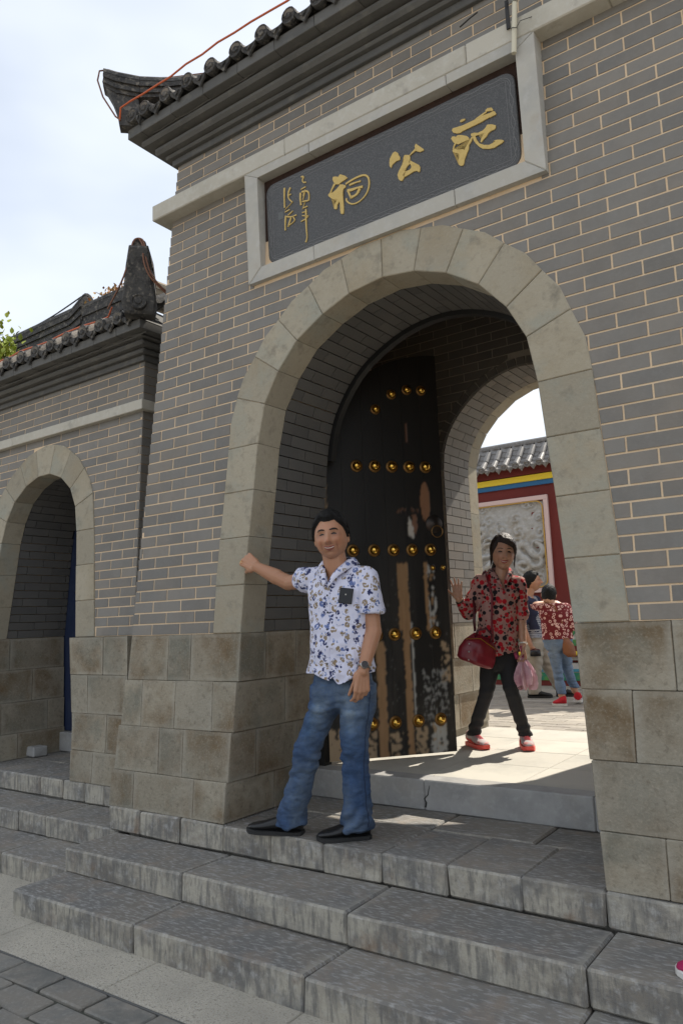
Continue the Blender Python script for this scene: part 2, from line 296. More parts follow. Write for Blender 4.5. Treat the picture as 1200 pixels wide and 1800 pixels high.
GLYPHS = [[[2.224,2.5631],[2.2294,2.5701],[2.2423,2.5691],[2.2554,2.5648],[2.2528,2.5597],[2.2396,2.5562],[2.2284,2.5574]],[[2.1761,2.5351],[2.1817,2.5438],[2.1979,2.5414],[2.2396,2.5357],[2.294,2.5367],[2.3256,2.5381],[2.357,2.5395],[2.3846,2.5363],[2.4062,2.5373],[2.4151,2.5333],[2.4212,2.5152],[2.3981,2.5133],[2.3673,2.5133],[2.342,2.5091],[2.3106,2.5075],[2.2661,2.5068],[2.2371,2.5054],[2.2207,2.5015],[2.2048,2.5053],[2.1831,2.5194]],[[2.365,2.5607],[2.3779,2.5672],[2.399,2.5612],[2.407,2.5462],[2.4035,2.5416],[2.3826,2.5496],[2.3689,2.5521]],[[2.3692,2.5551],[2.3726,2.5479],[2.3414,2.5388],[2.3113,2.5358],[2.3095,2.5407],[2.339,2.5476]],[[2.1685,2.4925],[2.175,2.5008],[2.1878,2.4968],[2.1955,2.4904],[2.2072,2.4948],[2.226,2.4876],[2.2567,2.4687],[2.2653,2.4572],[2.2675,2.4453],[2.2484,2.4457],[2.2227,2.4457],[2.2065,2.4448],[2.191,2.4545],[2.179,2.4675]],[[2.1868,2.4594],[2.1931,2.452],[2.1842,2.4432],[2.1805,2.429],[2.1724,2.4261],[2.1743,2.4379],[2.1803,2.4511]],[[2.171,2.4283],[2.1793,2.4311],[2.1979,2.4186],[2.2294,2.4085],[2.2365,2.3977],[2.2423,2.4093],[2.2563,2.4252],[2.2739,2.4457],[2.2843,2.4568],[2.2881,2.4521],[2.2791,2.4311],[2.2635,2.4159],[2.2603,2.3955],[2.2494,2.3783],[2.2343,2.3503],[2.2277,2.3282],[2.2225,2.3225],[2.2098,2.3246],[2.198,2.3387],[2.1996,2.3584],[2.2057,2.3746],[2.2062,2.3931],[2.1871,2.4058],[2.1718,2.4185]],[[2.2792,2.4715],[2.298,2.4695],[2.3161,2.4601],[2.3444,2.4617],[2.3573,2.4683],[2.3693,2.4816],[2.3918,2.4741],[2.4134,2.459],[2.4123,2.4458],[2.4042,2.4401],[2.3859,2.4405],[2.3715,2.4345],[2.3596,2.4212],[2.3435,2.4128],[2.3317,2.4024],[2.3259,2.408],[2.3317,2.4209],[2.3422,2.4349],[2.3493,2.4457],[2.3183,2.4483],[2.3011,2.4495],[2.2841,2.4538],[2.2784,2.4624]],[[2.2843,2.4568],[2.3011,2.4495],[2.307,2.4253],[2.3207,2.401],[2.3441,2.3833],[2.371,2.372],[2.3895,2.3733],[2.4049,2.3758],[2.3995,2.3842],[2.4204,2.3792],[2.4378,2.3709],[2.4491,2.3615],[2.4394,2.3536],[2.418,2.3505],[2.3964,2.346],[2.3663,2.3526],[2.3365,2.366],[2.3192,2.3831],[2.301,2.4093],[2.2915,2.4288]],[[1.8348,2.56],[1.85,2.5462],[1.8544,2.5319],[1.8627,2.5161],[1.8603,2.5022],[1.836,2.5023],[1.8137,2.494],[1.8016,2.4778],[1.7944,2.4919],[1.7944,2.5118],[1.7986,2.5326],[1.8122,2.5494],[1.821,2.5583]],[[1.9636,2.5514],[1.972,2.5417],[1.996,2.5145],[2.0068,2.5027],[2.0049,2.495],[1.9842,2.4952],[1.9667,2.5061],[1.9594,2.5128],[1.9325,2.5045],[1.9242,2.4993],[1.9219,2.504],[1.9332,2.514],[1.9496,2.5218],[1.9566,2.5287],[1.955,2.5416]],[[1.8909,2.5168],[1.9193,2.505],[1.9225,2.4939],[1.9222,2.472],[1.9169,2.4545],[1.9017,2.446],[1.8846,2.4308],[1.8887,2.4144],[1.8792,2.3937],[1.8675,2.3787],[1.8569,2.3804],[1.8445,2.3951],[1.8397,2.4216],[1.8476,2.4382],[1.8595,2.4532],[1.8713,2.4681],[1.8831,2.4831],[1.8835,2.5075]],[[1.9187,2.4783],[1.9296,2.4653],[1.9493,2.4475],[1.9737,2.4254],[1.9791,2.4099],[1.9766,2.3939],[1.9707,2.3854],[1.9562,2.3997],[1.9407,2.4022],[1.9087,2.3967],[1.8792,2.3937],[1.8697,2.4097],[1.8893,2.4216],[1.9132,2.4218],[1.9241,2.4272],[1.9276,2.438],[1.9207,2.4518],[1.9136,2.4632]],[[1.4117,2.5651],[1.4176,2.5774],[1.4342,2.5737],[1.4537,2.5631],[1.4661,2.5742],[1.4806,2.5655],[1.5028,2.5495],[1.5165,2.5326],[1.5014,2.5285],[1.4746,2.5245],[1.4542,2.518],[1.4312,2.5269],[1.4189,2.5448]],[[1.4201,2.5371],[1.4312,2.5269],[1.4097,2.5062],[1.3955,2.4855],[1.389,2.4908],[1.404,2.5128]],[[1.376,2.4841],[1.3883,2.4897],[1.4083,2.4849],[1.4324,2.4931],[1.4568,2.5069],[1.4606,2.5141],[1.4833,2.5053],[1.5007,2.4928],[1.4984,2.4822],[1.4849,2.4787],[1.477,2.4588],[1.478,2.4239],[1.4791,2.3891],[1.4789,2.3605],[1.4755,2.3332],[1.4655,2.3325],[1.456,2.3402],[1.4542,2.3638],[1.4548,2.3981],[1.4526,2.4162],[1.4365,2.3991],[1.4318,2.3778],[1.4217,2.3772],[1.4127,2.3848],[1.4168,2.4064],[1.4385,2.4301],[1.4188,2.4375],[1.3962,2.4547],[1.3803,2.4723]]]
STROKES = [(0.0081,[[1.4997,2.5018],[1.5396,2.5092],[1.5918,2.5129],[1.6298,2.5063],[1.6509,2.4895],[1.6584,2.4598],[1.6544,2.4248],[1.6381,2.3945],[1.6113,2.3737],[1.5752,2.3619],[1.5398,2.3651],[1.5148,2.3815],[1.4997,2.4014],[1.5,2.4156]]),(0.0088,[[1.525,2.4862],[1.5641,2.4853],[1.6025,2.4803]]),(0.0126,[[1.5084,2.4583],[1.5455,2.4511],[1.5811,2.4502],[1.6127,2.4423]]),(0.0106,[[1.516,2.4496],[1.5326,2.4033]]),(0.0139,[[1.5933,2.4399],[1.5721,2.4112],[1.533,2.4089]]),(0.0071,[[1.1866,2.6697],[1.2081,2.664],[1.1955,2.6493],[1.1976,2.6288],[1.2207,2.6226]]),(0.0061,[[1.1804,2.5921],[1.2173,2.5946]]),(0.0099,[[1.1765,2.5725],[1.1717,2.5296],[1.1763,2.4944]]),(0.008,[[1.1861,2.5745],[1.2322,2.5652],[1.2401,2.5316],[1.2333,2.5009]]),(0.008,[[1.2318,2.5029],[1.1858,2.5131]]),(0.0047,[[1.2114,2.5788],[1.2047,2.5506],[1.1914,2.5222]]),(0.0052,[[1.2005,2.5634],[1.1959,2.5428]]),(0.0033,[[1.2051,2.5004],[1.1863,2.4656]]),(0.0061,[[1.1867,2.471],[1.2232,2.4701]]),(0.0057,[[1.1818,2.445],[1.205,2.4421]]),(0.0057,[[1.1807,2.426],[1.2262,2.4095]]),(0.0075,[[1.2108,2.4566],[1.2073,2.397],[1.2065,2.3283],[1.2101,2.2776],[1.1971,2.2546]]),(0.0057,[[1.2262,2.4095],[1.209,2.3991]]),(0.0066,[[1.1704,2.3936],[1.2022,2.3961]]),(0.0085,[[1.0571,2.6494],[1.0523,2.5943],[1.0518,2.5235]]),(0.0075,[[1.1029,2.6346],[1.0824,2.6056],[1.0837,2.5682],[1.1128,2.5376]]),(0.0061,[[1.1056,2.5911],[1.0866,2.5898]]),(0.0024,[[1.1128,2.5376],[1.0527,2.509]]),(0.0061,[[1.0519,2.4951],[1.09,2.4981]]),(0.0057,[[1.113,2.4813],[1.0745,2.4671]]),(0.0085,[[1.0575,2.4705],[1.0497,2.4252],[1.0489,2.3805]]),(0.0066,[[1.0639,2.4625],[1.0974,2.4476],[1.1382,2.4469]]),(0.0094,[[1.0972,2.4449],[1.0704,2.3954]]),(0.0057,[[1.1141,2.4416],[1.1295,2.4137],[1.0672,2.3994]])]
SEAL = [[0.9988, 2.5116], [1.0371, 2.509], [1.038, 2.4633], [0.9978, 2.4621]]

# ------------------------------------------------------------------ gate tower
CH = 0.06955; BY = 0.06235; BL = 0.25
LAND = -1.02
INN = [(0.754,0.0),(0.775,0.273),(0.802,0.546),(0.829,0.819),(0.853,1.09),(0.899,1.322),(1.0,1.502),(1.137,1.657),(1.321,1.767),(1.504,1.838),(1.723,1.866),(1.917,1.84),(2.103,1.769),(2.277,1.652),(2.415,1.492),(2.506,1.316),(2.548,1.085),(2.573,0.819),(2.600,0.546),(2.623,0.273),(2.646,0.0)]
OUT = [(0.536,0.0),(0.548,0.273),(0.570,0.546),(0.595,0.819),(0.618,1.09),(0.675,1.404),(0.814,1.636),(0.994,1.824),(1.217,1.974),(1.45,2.066),(1.717,2.095),(1.965,2.07),(2.206,1.978),(2.419,1.824),(2.598,1.624),(2.719,1.395),(2.795,1.09),(2.811,0.819),(2.831,0.546),(2.854,0.273),(2.872,0.0)]
def side_tables(pts):
    k = max(range(len(pts)), key=lambda i: pts[i][1])
    L_ = [(z, x) for x, z in pts[:k+1]]; R_ = sorted([(z, x) for x, z in pts[k:]]); return L_, R_, pts[k]
def wallmap(by, y0, sx=1.0): return lambda u, v, d: (u, y0+by*v+d, v)
def chaikin(pts, n=2):
    for _ in range(n):
        q = [pts[0]]
        for a, b in zip(pts, pts[1:]):
            q += [(a[0]*.75+b[0]*.25, a[1]*.75+b[1]*.25), (a[0]*.25+b[0]*.75, a[1]*.25+b[1]*.75)]
        pts = q+[pts[-1]]
    return pts
OUTs = chaikin(OUT, 2)

def facade_bricks(rows, xl, xr, y0, by, holes, joint_l, joint_r, xsplit, mapf=None, proud=0.001):
    """list of brick meshes with their positions. holes: (Ltab, Rtab, ztop, zmin) arch; ('rect', x0,x1,z0,z1)"""
    res = []
    mp_ = mapf or wallmap(by, y0)
    for r in rows:
        z0 = r*CH+0.0042; z1 = (r+1)*CH-0.0042; zc = (z0+z1)/2
        js = []
        offl = joint_l if r % 2 == 0 else joint_l-BL/2
        offr = joint_r if r % 2 == 0 else joint_r+BL/2
        k = math.floor((xl(zc)-offl)/BL); x = offl+k*BL
        while x < min(xsplit-.08, xr(zc)): js.append(x); x += BL
        k = math.ceil((xsplit-offr)/BL); x = offr+k*BL
        if x < js[-1]+.10 and js: x += BL
        if xsplit > xr(zc): x = js[-1]+BL
        while x < xr(zc)+BL: js.append(x); x += BL
        for a, b in zip(js, js[1:]):
            a_ = a+0.0042; b_ = b-0.0042
            zz = [z0, (z0+z1)/2, z1]
            segs = [([max(a_, xl(z)+.002) for z in zz], [min(b_, xr(z)-.002) for z in zz])]
            for h in holes:
                new = []
                for A, B in segs:
                    if h[0] == 'rect':
                        if z1 > h[3] and z0 < h[4]:
                            if A[1] < h[1]: new.append((A, [min(q, h[1]) for q in B]))
                            if B[1] > h[2]: new.append(([max(q, h[2]) for q in A], B))
                        else: new.append((A, B))
                    else:
                        Lt, Rt, ap = h
                        if z0 > ap[1]: new.append((A, B)); continue
                        XL = [interp(Lt, z) if z < ap[1] else ap[0] for z in zz]; XR = [interp(Rt, z) if z < ap[1] else ap[0] for z in zz]
                        if XL[2] >= ap[0]-.02 or z1 > ap[1]:   # course that touches the crown
                            if max(A) < XL[0] and a_ < XL[0]: new.append((A, [min(q, w-.003) for q, w in zip(B, XL)]))
                            if b_ > XR[0]: new.append(([max(q, w+.003) for q, w in zip(A, XR)], B))
                            continue
                        if min(A) < max(XL): new.append((A, [min(q, w-.003) for q, w in zip(B, XL)]))
                        if max(B) > min(XR): new.append(([max(q, w+.003) for q, w in zip(A, XR)], B))
                segs = new
            for A, B in segs:
                B = [max(q, w) for q, w in zip(B, A)]
                if max(q-w for q, w in zip(B, A)) < .018: continue
                poly = [(A[0], z0), (B[0], z0), (B[1], zz[1]), (B[2], z1), (A[2], z1), (A[1], zz[1])]
                if abs(A[1]-(A[0]+A[2])/2) < 1e-4 and abs(B[1]-(B[0]+B[2])/2) < 1e-4: poly = [poly[0], poly[1], poly[3], poly[4]]
                p2 = []
                for q in poly:
                    if not p2 or math.hypot(q[0]-p2[-1][0], q[1]-p2[-1][1]) > .002: p2.append(q)
                if math.hypot(p2[0][0]-p2[-1][0], p2[0][1]-p2[-1][1]) < .002: p2.pop()
                if len(p2) < 3: continue
                pr = -proud+random.uniform(-.0012, .0012)
                res.append((((A[1]+B[1])/2, zc), prism(p2, mp_, pr, .045, 0.0016)))
    return res
def ring_stones(inn, out, mapf, depth, name, parent, mat, gap=.0012, outs=None):
    n = len(inn)-1
    for i in range(n):
        a, b, c, d = out[i], out[i+1], inn[i+1], inn[i]
        # joint gap: shrink along the ring
        def mixp(p_, q_, k): return (p_[0]+(q_[0]-p_[0])*k, p_[1]+(q_[1]-p_[1])*k)
        lo = math.hypot(b[0]-a[0], b[1]-a[1]); li = math.hypot(c[0]-d[0], c[1]-d[1])
        A = mixp(a, b, gap/lo); B = mixp(b, a, gap/lo); Cc = mixp(c, d, gap/li); Dd = mixp(d, c, gap/li)
        # bulge of the outer edge
        mid = mixp(A, B, .5); cen = mixp(Cc, Dd, .5); l = math.hypot(mid[0]-cen[0], mid[1]-cen[1]); k = .018 if (4 <= i < n-4) else 0
        M_ = (mid[0]+(mid[0]-cen[0])/l*k, mid[1]+(mid[1]-cen[1])/l*k)
        prism([A, M_, B, Cc, Dd], mapf, -.006-random.uniform(0, .003), depth, .004).build(name, mat, parent)
def slab(zs, xa, xb, yf, yb, hole=None, mb=None):
    """wall core between zs, with an arched hole (Ltab,Rtab,apex)"""
    mb = mb or MB()
    for z0, z1 in zip(zs, zs[1:]):
        def blk(a0, b0, a1, b1):
            if b0-a0 < 1e-4 and b1-a1 < 1e-4: return
            v = [(a0, yf(z0), z0), (b0, yf(z0), z0), (b0, yb(z0), z0), (a0, yb(z0), z0), (a1, yf(z1), z1), (b1, yf(z1), z1), (b1, yb(z1), z1), (a1, yb(z1), z1)]
            mb.add(v, [(0,3,2,1),(4,5,6,7),(0,1,5,4),(1,2,6,5),(2,3,7,6),(3,0,4,7)])
        if hole and z0 < hole[2][1]-1e-6:
            Lt, Rt, ap = hole
            blk(xa(z0), interp(Lt, z0), xa(z1), interp(Lt, z1)); blk(interp(Rt, z0), xb(z0), interp(Rt, z1), xb(z1))
        else: blk(xa(z0), xb(z0), xa(z1), xb(z1))
    return mb
def offset_profile(pts, k):
    res = []
    for i, q in enumerate(pts):
        a = pts[max(i-1, 0)]; b = pts[min(i+1, len(pts)-1)]; t = (b[0]-a[0], b[1]-a[1]); l = math.hypot(*t)
        res.append((q[0]-t[1]/l*k, q[1]+t[0]/l*k))
    return res
def passage_bricks(prof, y0, y1, thick=.03):
    """bricks lining a passage: courses run along Y and follow the profile; returns list ordered from the left foot"""
    pts = prof; S = [0]
    for a, b in zip(pts, pts[1:]): S.append(S[-1]+math.hypot(b[0]-a[0], b[1]-a[1]))
    def at(s):
        for i in range(len(S)-1):
            if s <= S[i+1] or i == len(S)-2:
                k = (s-S[i])/(S[i+1]-S[i]); a, b = pts[i], pts[i+1]; t = ((b[0]-a[0])/(S[i+1]-S[i]), (b[1]-a[1])/(S[i+1]-S[i]))
                return (a[0]+(b[0]-a[0])*k, a[1]+(b[1]-a[1])*k), (-t[1], t[0])
    nrow = int(S[-1]/CH); res = []
    for r in range(nrow):
        sA = r*S[-1]/nrow+.003; sB = (r+1)*S[-1]/nrow-.003
        (pa, na), (pb, nb) = at(sA), at(sB); y = y0(pa[1]) - (0 if r % 2 else BL*.6)
        while y < y1:
            ya = max(y, y0(pa[1]))+.003; yb = min(y+BL, y1)-.003; y += BL
            if yb-ya < .015: continue
            v = []
            for (q, nn) in ((pa, na), (pb, nb)):
                for yy in (ya, yb):
                    for d in (0, thick): v.append((q[0]+nn[0]*d, yy, q[1]+nn[1]*d))
            mb = MB().add(v, [(0,2,6,4),(1,5,7,3),(0,4,5,1),(2,3,7,6),(0,1,3,2),(4,6,7,5)]); fix(mb)
            res.append(((pa[0], (ya+yb)/2, pa[1]), mb))
    return res

ZB_ = [0, -.270, -.544, -.806, -1.019]
tower = thing('gate_tower', 'tall grey brick gate tower with stone arch and granite name board above it', 'gatehouse')
XC = 1.70
txl = lambda z: -0.189+0.0712*z
txr = lambda z: 3.589-0.0712*z
WTOP = 3.24
OL, OR, OA = side_tables(OUTs)
PLQ = ('rect', 0.79, 2.62, 2.13, 2.87)
rows_low = list(range(0, 41)); rows_up = list(range(42, 47))
br = facade_bricks(rows_low, txl, txr, 0, BY, [(OL, OR, OA), PLQ], 0.0, 2.9105, 1.9)
br += facade_bricks(rows_up, txl, txr, 0, BY, [], 0.05, 2.93, 9.0)
vis = [b for b in br if b[0][0] < 3.02+max(0, (1.2-b[0][1])*.02) and not (b[0][1] > 2.95 and b[0][0] > 2.6)]
hid = [b for b in br if b not in vis]
vis.sort(key=lambda b: (b[0][0]-3.7)**2+9+(b[0][1])**2)
pieces('brick', [b[1] for b in vis+hid], tower, brick_m, 300)
# mortar core: front slab
hl, hr, ha = side_tables(offset_profile(INN, .040))
zs = sorted(set([0]+[z for z, _ in hl]+[z for z, _ in hr if z < ha[1]]+[2.3, WTOP]))
slab(zs, lambda z: txl(z)+.004, lambda z: txr(z)-.004, lambda z: BY*z+.0022, lambda z: .75, (hl, hr, ha)).build('mortar_core', mortar_m, tower)
# arch ring
fm = wallmap(BY, 0)
ring_stones(INN, OUT, fm, .19, 'arch_stone', tower, arch_m)
# brick lining of the front passage
IPs = chaikin(INN, 2); IPs = offset_profile(IPs, .006)
pb = passage_bricks(IPs, lambda z: .195+BY*z, .75)
leftp = [b for b in pb if b[0][0] < 1.75]; rightp = [b for b in pb if b[0][0] >= 1.75]
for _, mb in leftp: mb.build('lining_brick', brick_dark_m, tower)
# rear passage
IR = [(1.0,0.0),(1.0,.45),(1.0,.9),(1.0,1.30),(1.045,1.46),(1.12,1.585),(1.234,1.707),(1.396,1.823),(1.56,1.885),(1.70,1.905),(1.84,1.885),(2.004,1.823),(2.166,1.707),(2.28,1.585),(2.355,1.46),(2.40,1.30),(2.40,.9),(2.40,.45),(2.40,0.0)]
pr_ = passage_bricks(chaikin(IR, 1), lambda z: 2.10, 2.54)
for b in pr_:
    if b[0][0] < 1.75: b[1].build('lining_brick', brick_m, tower)
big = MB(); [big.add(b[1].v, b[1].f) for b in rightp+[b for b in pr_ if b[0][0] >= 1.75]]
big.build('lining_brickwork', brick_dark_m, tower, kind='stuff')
OR2 = offset_profile(IR, .2)
OR2 = [(x, max(0, z)) for x, z in OR2]
ring_stones(IR, OR2, lambda u, v, d: (u, 2.70-d, v), .16, 'rear_arch_stone', tower, arch_m)
# chamber behind the front wall: side walls, ceiling, rear wall with arched opening
rl, rr2, ra = side_tables(offset_profile(IR, .012))
zs = sorted(set([0]+[z for z, _ in rl]+[z for z, _ in rr2 if z < ra[1]]+[2.6, WTOP]))
slab(zs, lambda z: .30, lambda z: 3.1, lambda z: 2.10, lambda z: 2.69, (rl, rr2, ra)).build('rear_wall_core', mortar_grey_m, tower)
RL, RR, RA = side_tables(chaikin(offset_profile(IR, .075), 1))
rb = facade_bricks(range(0, 44), lambda z: .36, lambda z: 3.04, 0, 0, [(RL, RR, RA)], 0.1, 2.9, 9, mapf=lambda u, v, d: (u, 2.10+d*.5, v), proud=.008)
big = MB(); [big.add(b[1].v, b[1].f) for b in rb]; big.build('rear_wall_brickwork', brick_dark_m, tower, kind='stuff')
hp = chaikin(offset_profile(IR, .012), 1); hb = MB()   # rowlock band round the rear arch
pp = hp; acc = 0; 
for a, b in zip(pp, pp[1:]):
    l = math.hypot(b[0]-a[0], b[1]-a[1]); t = ((b[0]-a[0])/l, (b[1]-a[1])/l); nn = (-t[1], t[0])
    if min(a[1], b[1]) < 1.2: continue
    m_ = max(1, int(l/.13))
    for k in range(m_):
        s0 = l*k/m_+.003; s1 = l*(k+1)/m_-.003
        q = [(a[0]+t[0]*s+nn[0]*o, a[1]+t[1]*s+nn[1]*o) for s, o in ((s0, 0), (s1, 0), (s1, .058), (s0, .058))]
        prism(q, lambda u, v, d: (u, 2.09+d, v), 0, .03, 0, hb)
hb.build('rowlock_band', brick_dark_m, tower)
slab([-1.02, 0, 3.2], lambda z: txl(z)+.008, lambda z: .36, lambda z: .751, lambda z: 2.69).build('chamber_left_wall', mortar_m, tower)
slab([-1.02, 0, 3.2], lambda z: 3.04, lambda z: txr(z)-.008, lambda z: .751, lambda z: 2.69).build('chamber_right_wall', mortar_m, tower)
for s_ in (0, 1):
    sb_ = MB()
    for r in list(range(0, 41))+list(range(42, 46)):
        z0 = r*CH+.0042; z1 = (r+1)*CH-.0042; y = BY*z0-(0 if r % 2 else .12); xe_ = txl(z0) if s_ == 0 else txr(z0)
        while y < 2.68:
            ya = max(y, BY*z0)+.004; yb = min(y+BL, 2.69)-.004; y += BL
            if yb-ya > .02: box(*( (xe_-.0005, xe_+.03) if s_ == 0 else (xe_-.03, xe_+.0005)), ya, yb, z0, z1, sb_)
    sb_.build('side_brickwork', brick_m, tower, kind='stuff')
    sb_ = MB()
    for i in range(4):
        y = .31; xo = -.189-.0712*.27*(i+.5)-.011*i if s_ == 0 else 3.589+.0712*.27*(i+.5)+.011*i
        while y < 2.66: yb = min(y+random.uniform(.35, .6), 2.70); cbox(*((xo, xo+.3) if s_ == 0 else (xo-.3, xo)), y+.001, yb-.001, ZB_[i+1]+.0005, ZB_[i]-.0005, .004, sb_); y = yb
    sb_.build('side_base_stonework', stone_m, tower, kind='stuff')
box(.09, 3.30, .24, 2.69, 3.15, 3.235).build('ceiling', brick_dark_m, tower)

# stepped stone base courses
ZB = [0, -.270, -.544, -.806, -1.019]
def base_block(x0, x1, y0, y1, i, parent, mat=stone_m, name='stone_block', jx=0.0, g=.0009, bat=None, c=.0032):
    """one block of course i; its outer faces lean with the batter"""
    z0, z1 = ZB[i+1], ZB[i]; g2 = g
    m = bat or (lambda x, y, z: (x, y, z))
    return cbox(x0+g2, x1-g2, y0, y1, z0+.0005, z1-.0005, c, mapf=m, jit=.0012).build(name, mat, parent)
# left pier: front y and inner x per course (top of course), both leaning
def fy(i, z): return BY*z-.0085*i
def xin(i, z): return .757+.052*z-.0065*i
def xout(i, z): return -.189+.0712*z-.011*i
LJ = [[-.21, .16, .354, .76], [-.25, -.052, .244, .551, .74], [-.27, .131, .334, .72], [-.31, -.069, .443, .70]]
SJ = [[0, .214, .487, .75], [0, .40, .75], [0, .155, .52, .75], [0, .328, .75]]
for i in range(4):
    zc = ZB[i]
    js = LJ[i]
    for k in range(len(js)-1):
        last = k == len(js)-2; first = k == 0
        def mp1(x, y, z, k=k, last=last, first=first, i=i, js=js):
            X_ = x
            if last and x > (js[k]+js[k+1])/2: X_ = xin(i, z)-(js[k+1]-x)
            if first and x < (js[0]+js[1])/2: X_ = xout(i, z)+(x-js[0])
            Y_ = fy(i, z)+y if y < .1 else y
            return (X_, Y_, z)
        yb = SJ[i][1] if last else .3
        base_block(js[k], js[k+1], 0, yb-.002, i, tower, bat=mp1)
    for k in range(1, len(SJ[i])-1):
        x1 = js[-1]
        mp2 = lambda x, y, z, i=i, x1=x1: (xin(i, z)-(x1-x) if x > x1-.1 else x, y, z)
        base_block(x1-.25, x1, SJ[i][k]+.002, SJ[i][k+1]-.002, i, tower, bat=mp2, g=0)
# right pier, seen from the front only
RJ = [[2.643, 3.028, 3.28, 3.60], [2.66, 2.861, 3.25, 3.62], [2.675, 3.09, 3.36, 3.64], [2.695, 2.948, 3.30, 3.66]]
for i in range(4):
    js = RJ[i]
    for k in range(len(js)-1):
        def mp1(x, y, z, k=k, i=i, js=js):
            X_ = x
            if k == 0 and x < (js[0]+js[1])/2: X_ = 2*XC-xin(i, z)+(x-js[0])
            if k == len(js)-2 and x > (js[k]+js[k+1])/2: X_ = 2*XC-xout(i, z)-(js[k+1]-x)
            return (X_, fy(i, z)+y if y < .1 else y, z)
        base_block(js[k], js[k+1], 0, .40 if k == 0 else .3, i, tower, bat=mp1)
    for (ya, yb) in ((.402, .75),):
        mp2 = lambda x, y, z, i=i: (2*XC-xin(i, z)+(x-2.643) if x < 2.75 else x, y, z)
        base_block(2.643, 2.9, ya, yb, i, tower, bat=mp2, g=0)
# rear passage plinth stones (left one in view)
RZ = [[2.10, 2.13, 2.62, 2.705], [2.10, 2.42, 2.71], [2.10, 2.19, 2.55, 2.715], [2.10, 2.35, 2.72]]
for i in range(4):
    for s in (-1, 1):
        xj = .995-.012*i
        for k in range(len(RZ[i])-1):
            x0_, x1_ = (xj-.25, xj) if s < 0 else (2*XC-xj, 2*XC-xj+.25)
            base_block(x0_, x1_, RZ[i][k]+.002, RZ[i][k+1]-.002, i, tower, g=0)
for q in ((-.15, .60, .08, .74), (2.84, 3.56, .08, .74), (.30, .93, 2.115, 2.69), (2.47, 3.1, 2.115, 2.69)):
    box(q[0], q[1], q[2], q[3], -1.02, -.0005).build('base_core', mortar_grey_m, tower)

# string course (ledge), in lengths
def band(x0f, x1f, y0f, e, z0, z1, name, parent, mat, cuts, depth=.3, c=.004, wrapL=True, wrapR=True):
    xs = [x0f-(e if wrapL else 0)]+cuts+[x1f+(e if wrapR else 0)]
    for a, b in zip(xs, xs[1:]):
        cbox(a+.0008, b-.0008, y0f-e, y0f+depth, z0, z1, c, jit=.001).build(name, mat, parent)
band(txl(2.82), txr(2.82), BY*2.85, .100, 2.824, 2.936, 'ledge', tower, ledge_m, [1.1, 2.3, 3.0], c=.006)
# cornice courses
for e, z0, z1, nm, cc in ((.030, 3.238, 3.286, 'cornice_course', .004), (.064, 3.286, 3.316, 'cornice_course', .008), (.121, 3.316, 3.372, 'cornice_course', .02), (.183, 3.373, 3.42, 'cornice_course', .016)):
    band(txl(3.25), txr(3.25), BY*3.25, e, z0, z1, nm, tower, cornice_m, [], depth=2.5, c=cc)
xs = [txl(3.25)-.243, -.06]
while xs[-1] < 3.3: xs.append(xs[-1]+.30)
xs.append(txr(3.25)+.243)
for a, b in zip(xs, xs[1:]): cbox(a+.001, b-.001, BY*3.25-.243, .5, 3.423, 3.493, .003, jit=.001).build('cornice_brick', cornice_m, tower)
cable_pts = lambda xa, xb, y, z, am, n=40: [(xa+(xb-xa)*i/n, y-.004-.003*math.sin(i*2.1), z+am*noise.noise((i*.45, y, z))) for i in range(n+1)]
tube(cable_pts(-.10, 3.3, BY*3.25-.175, 3.428, .018), .006, 6).build('wiring', cornice_m, tower)

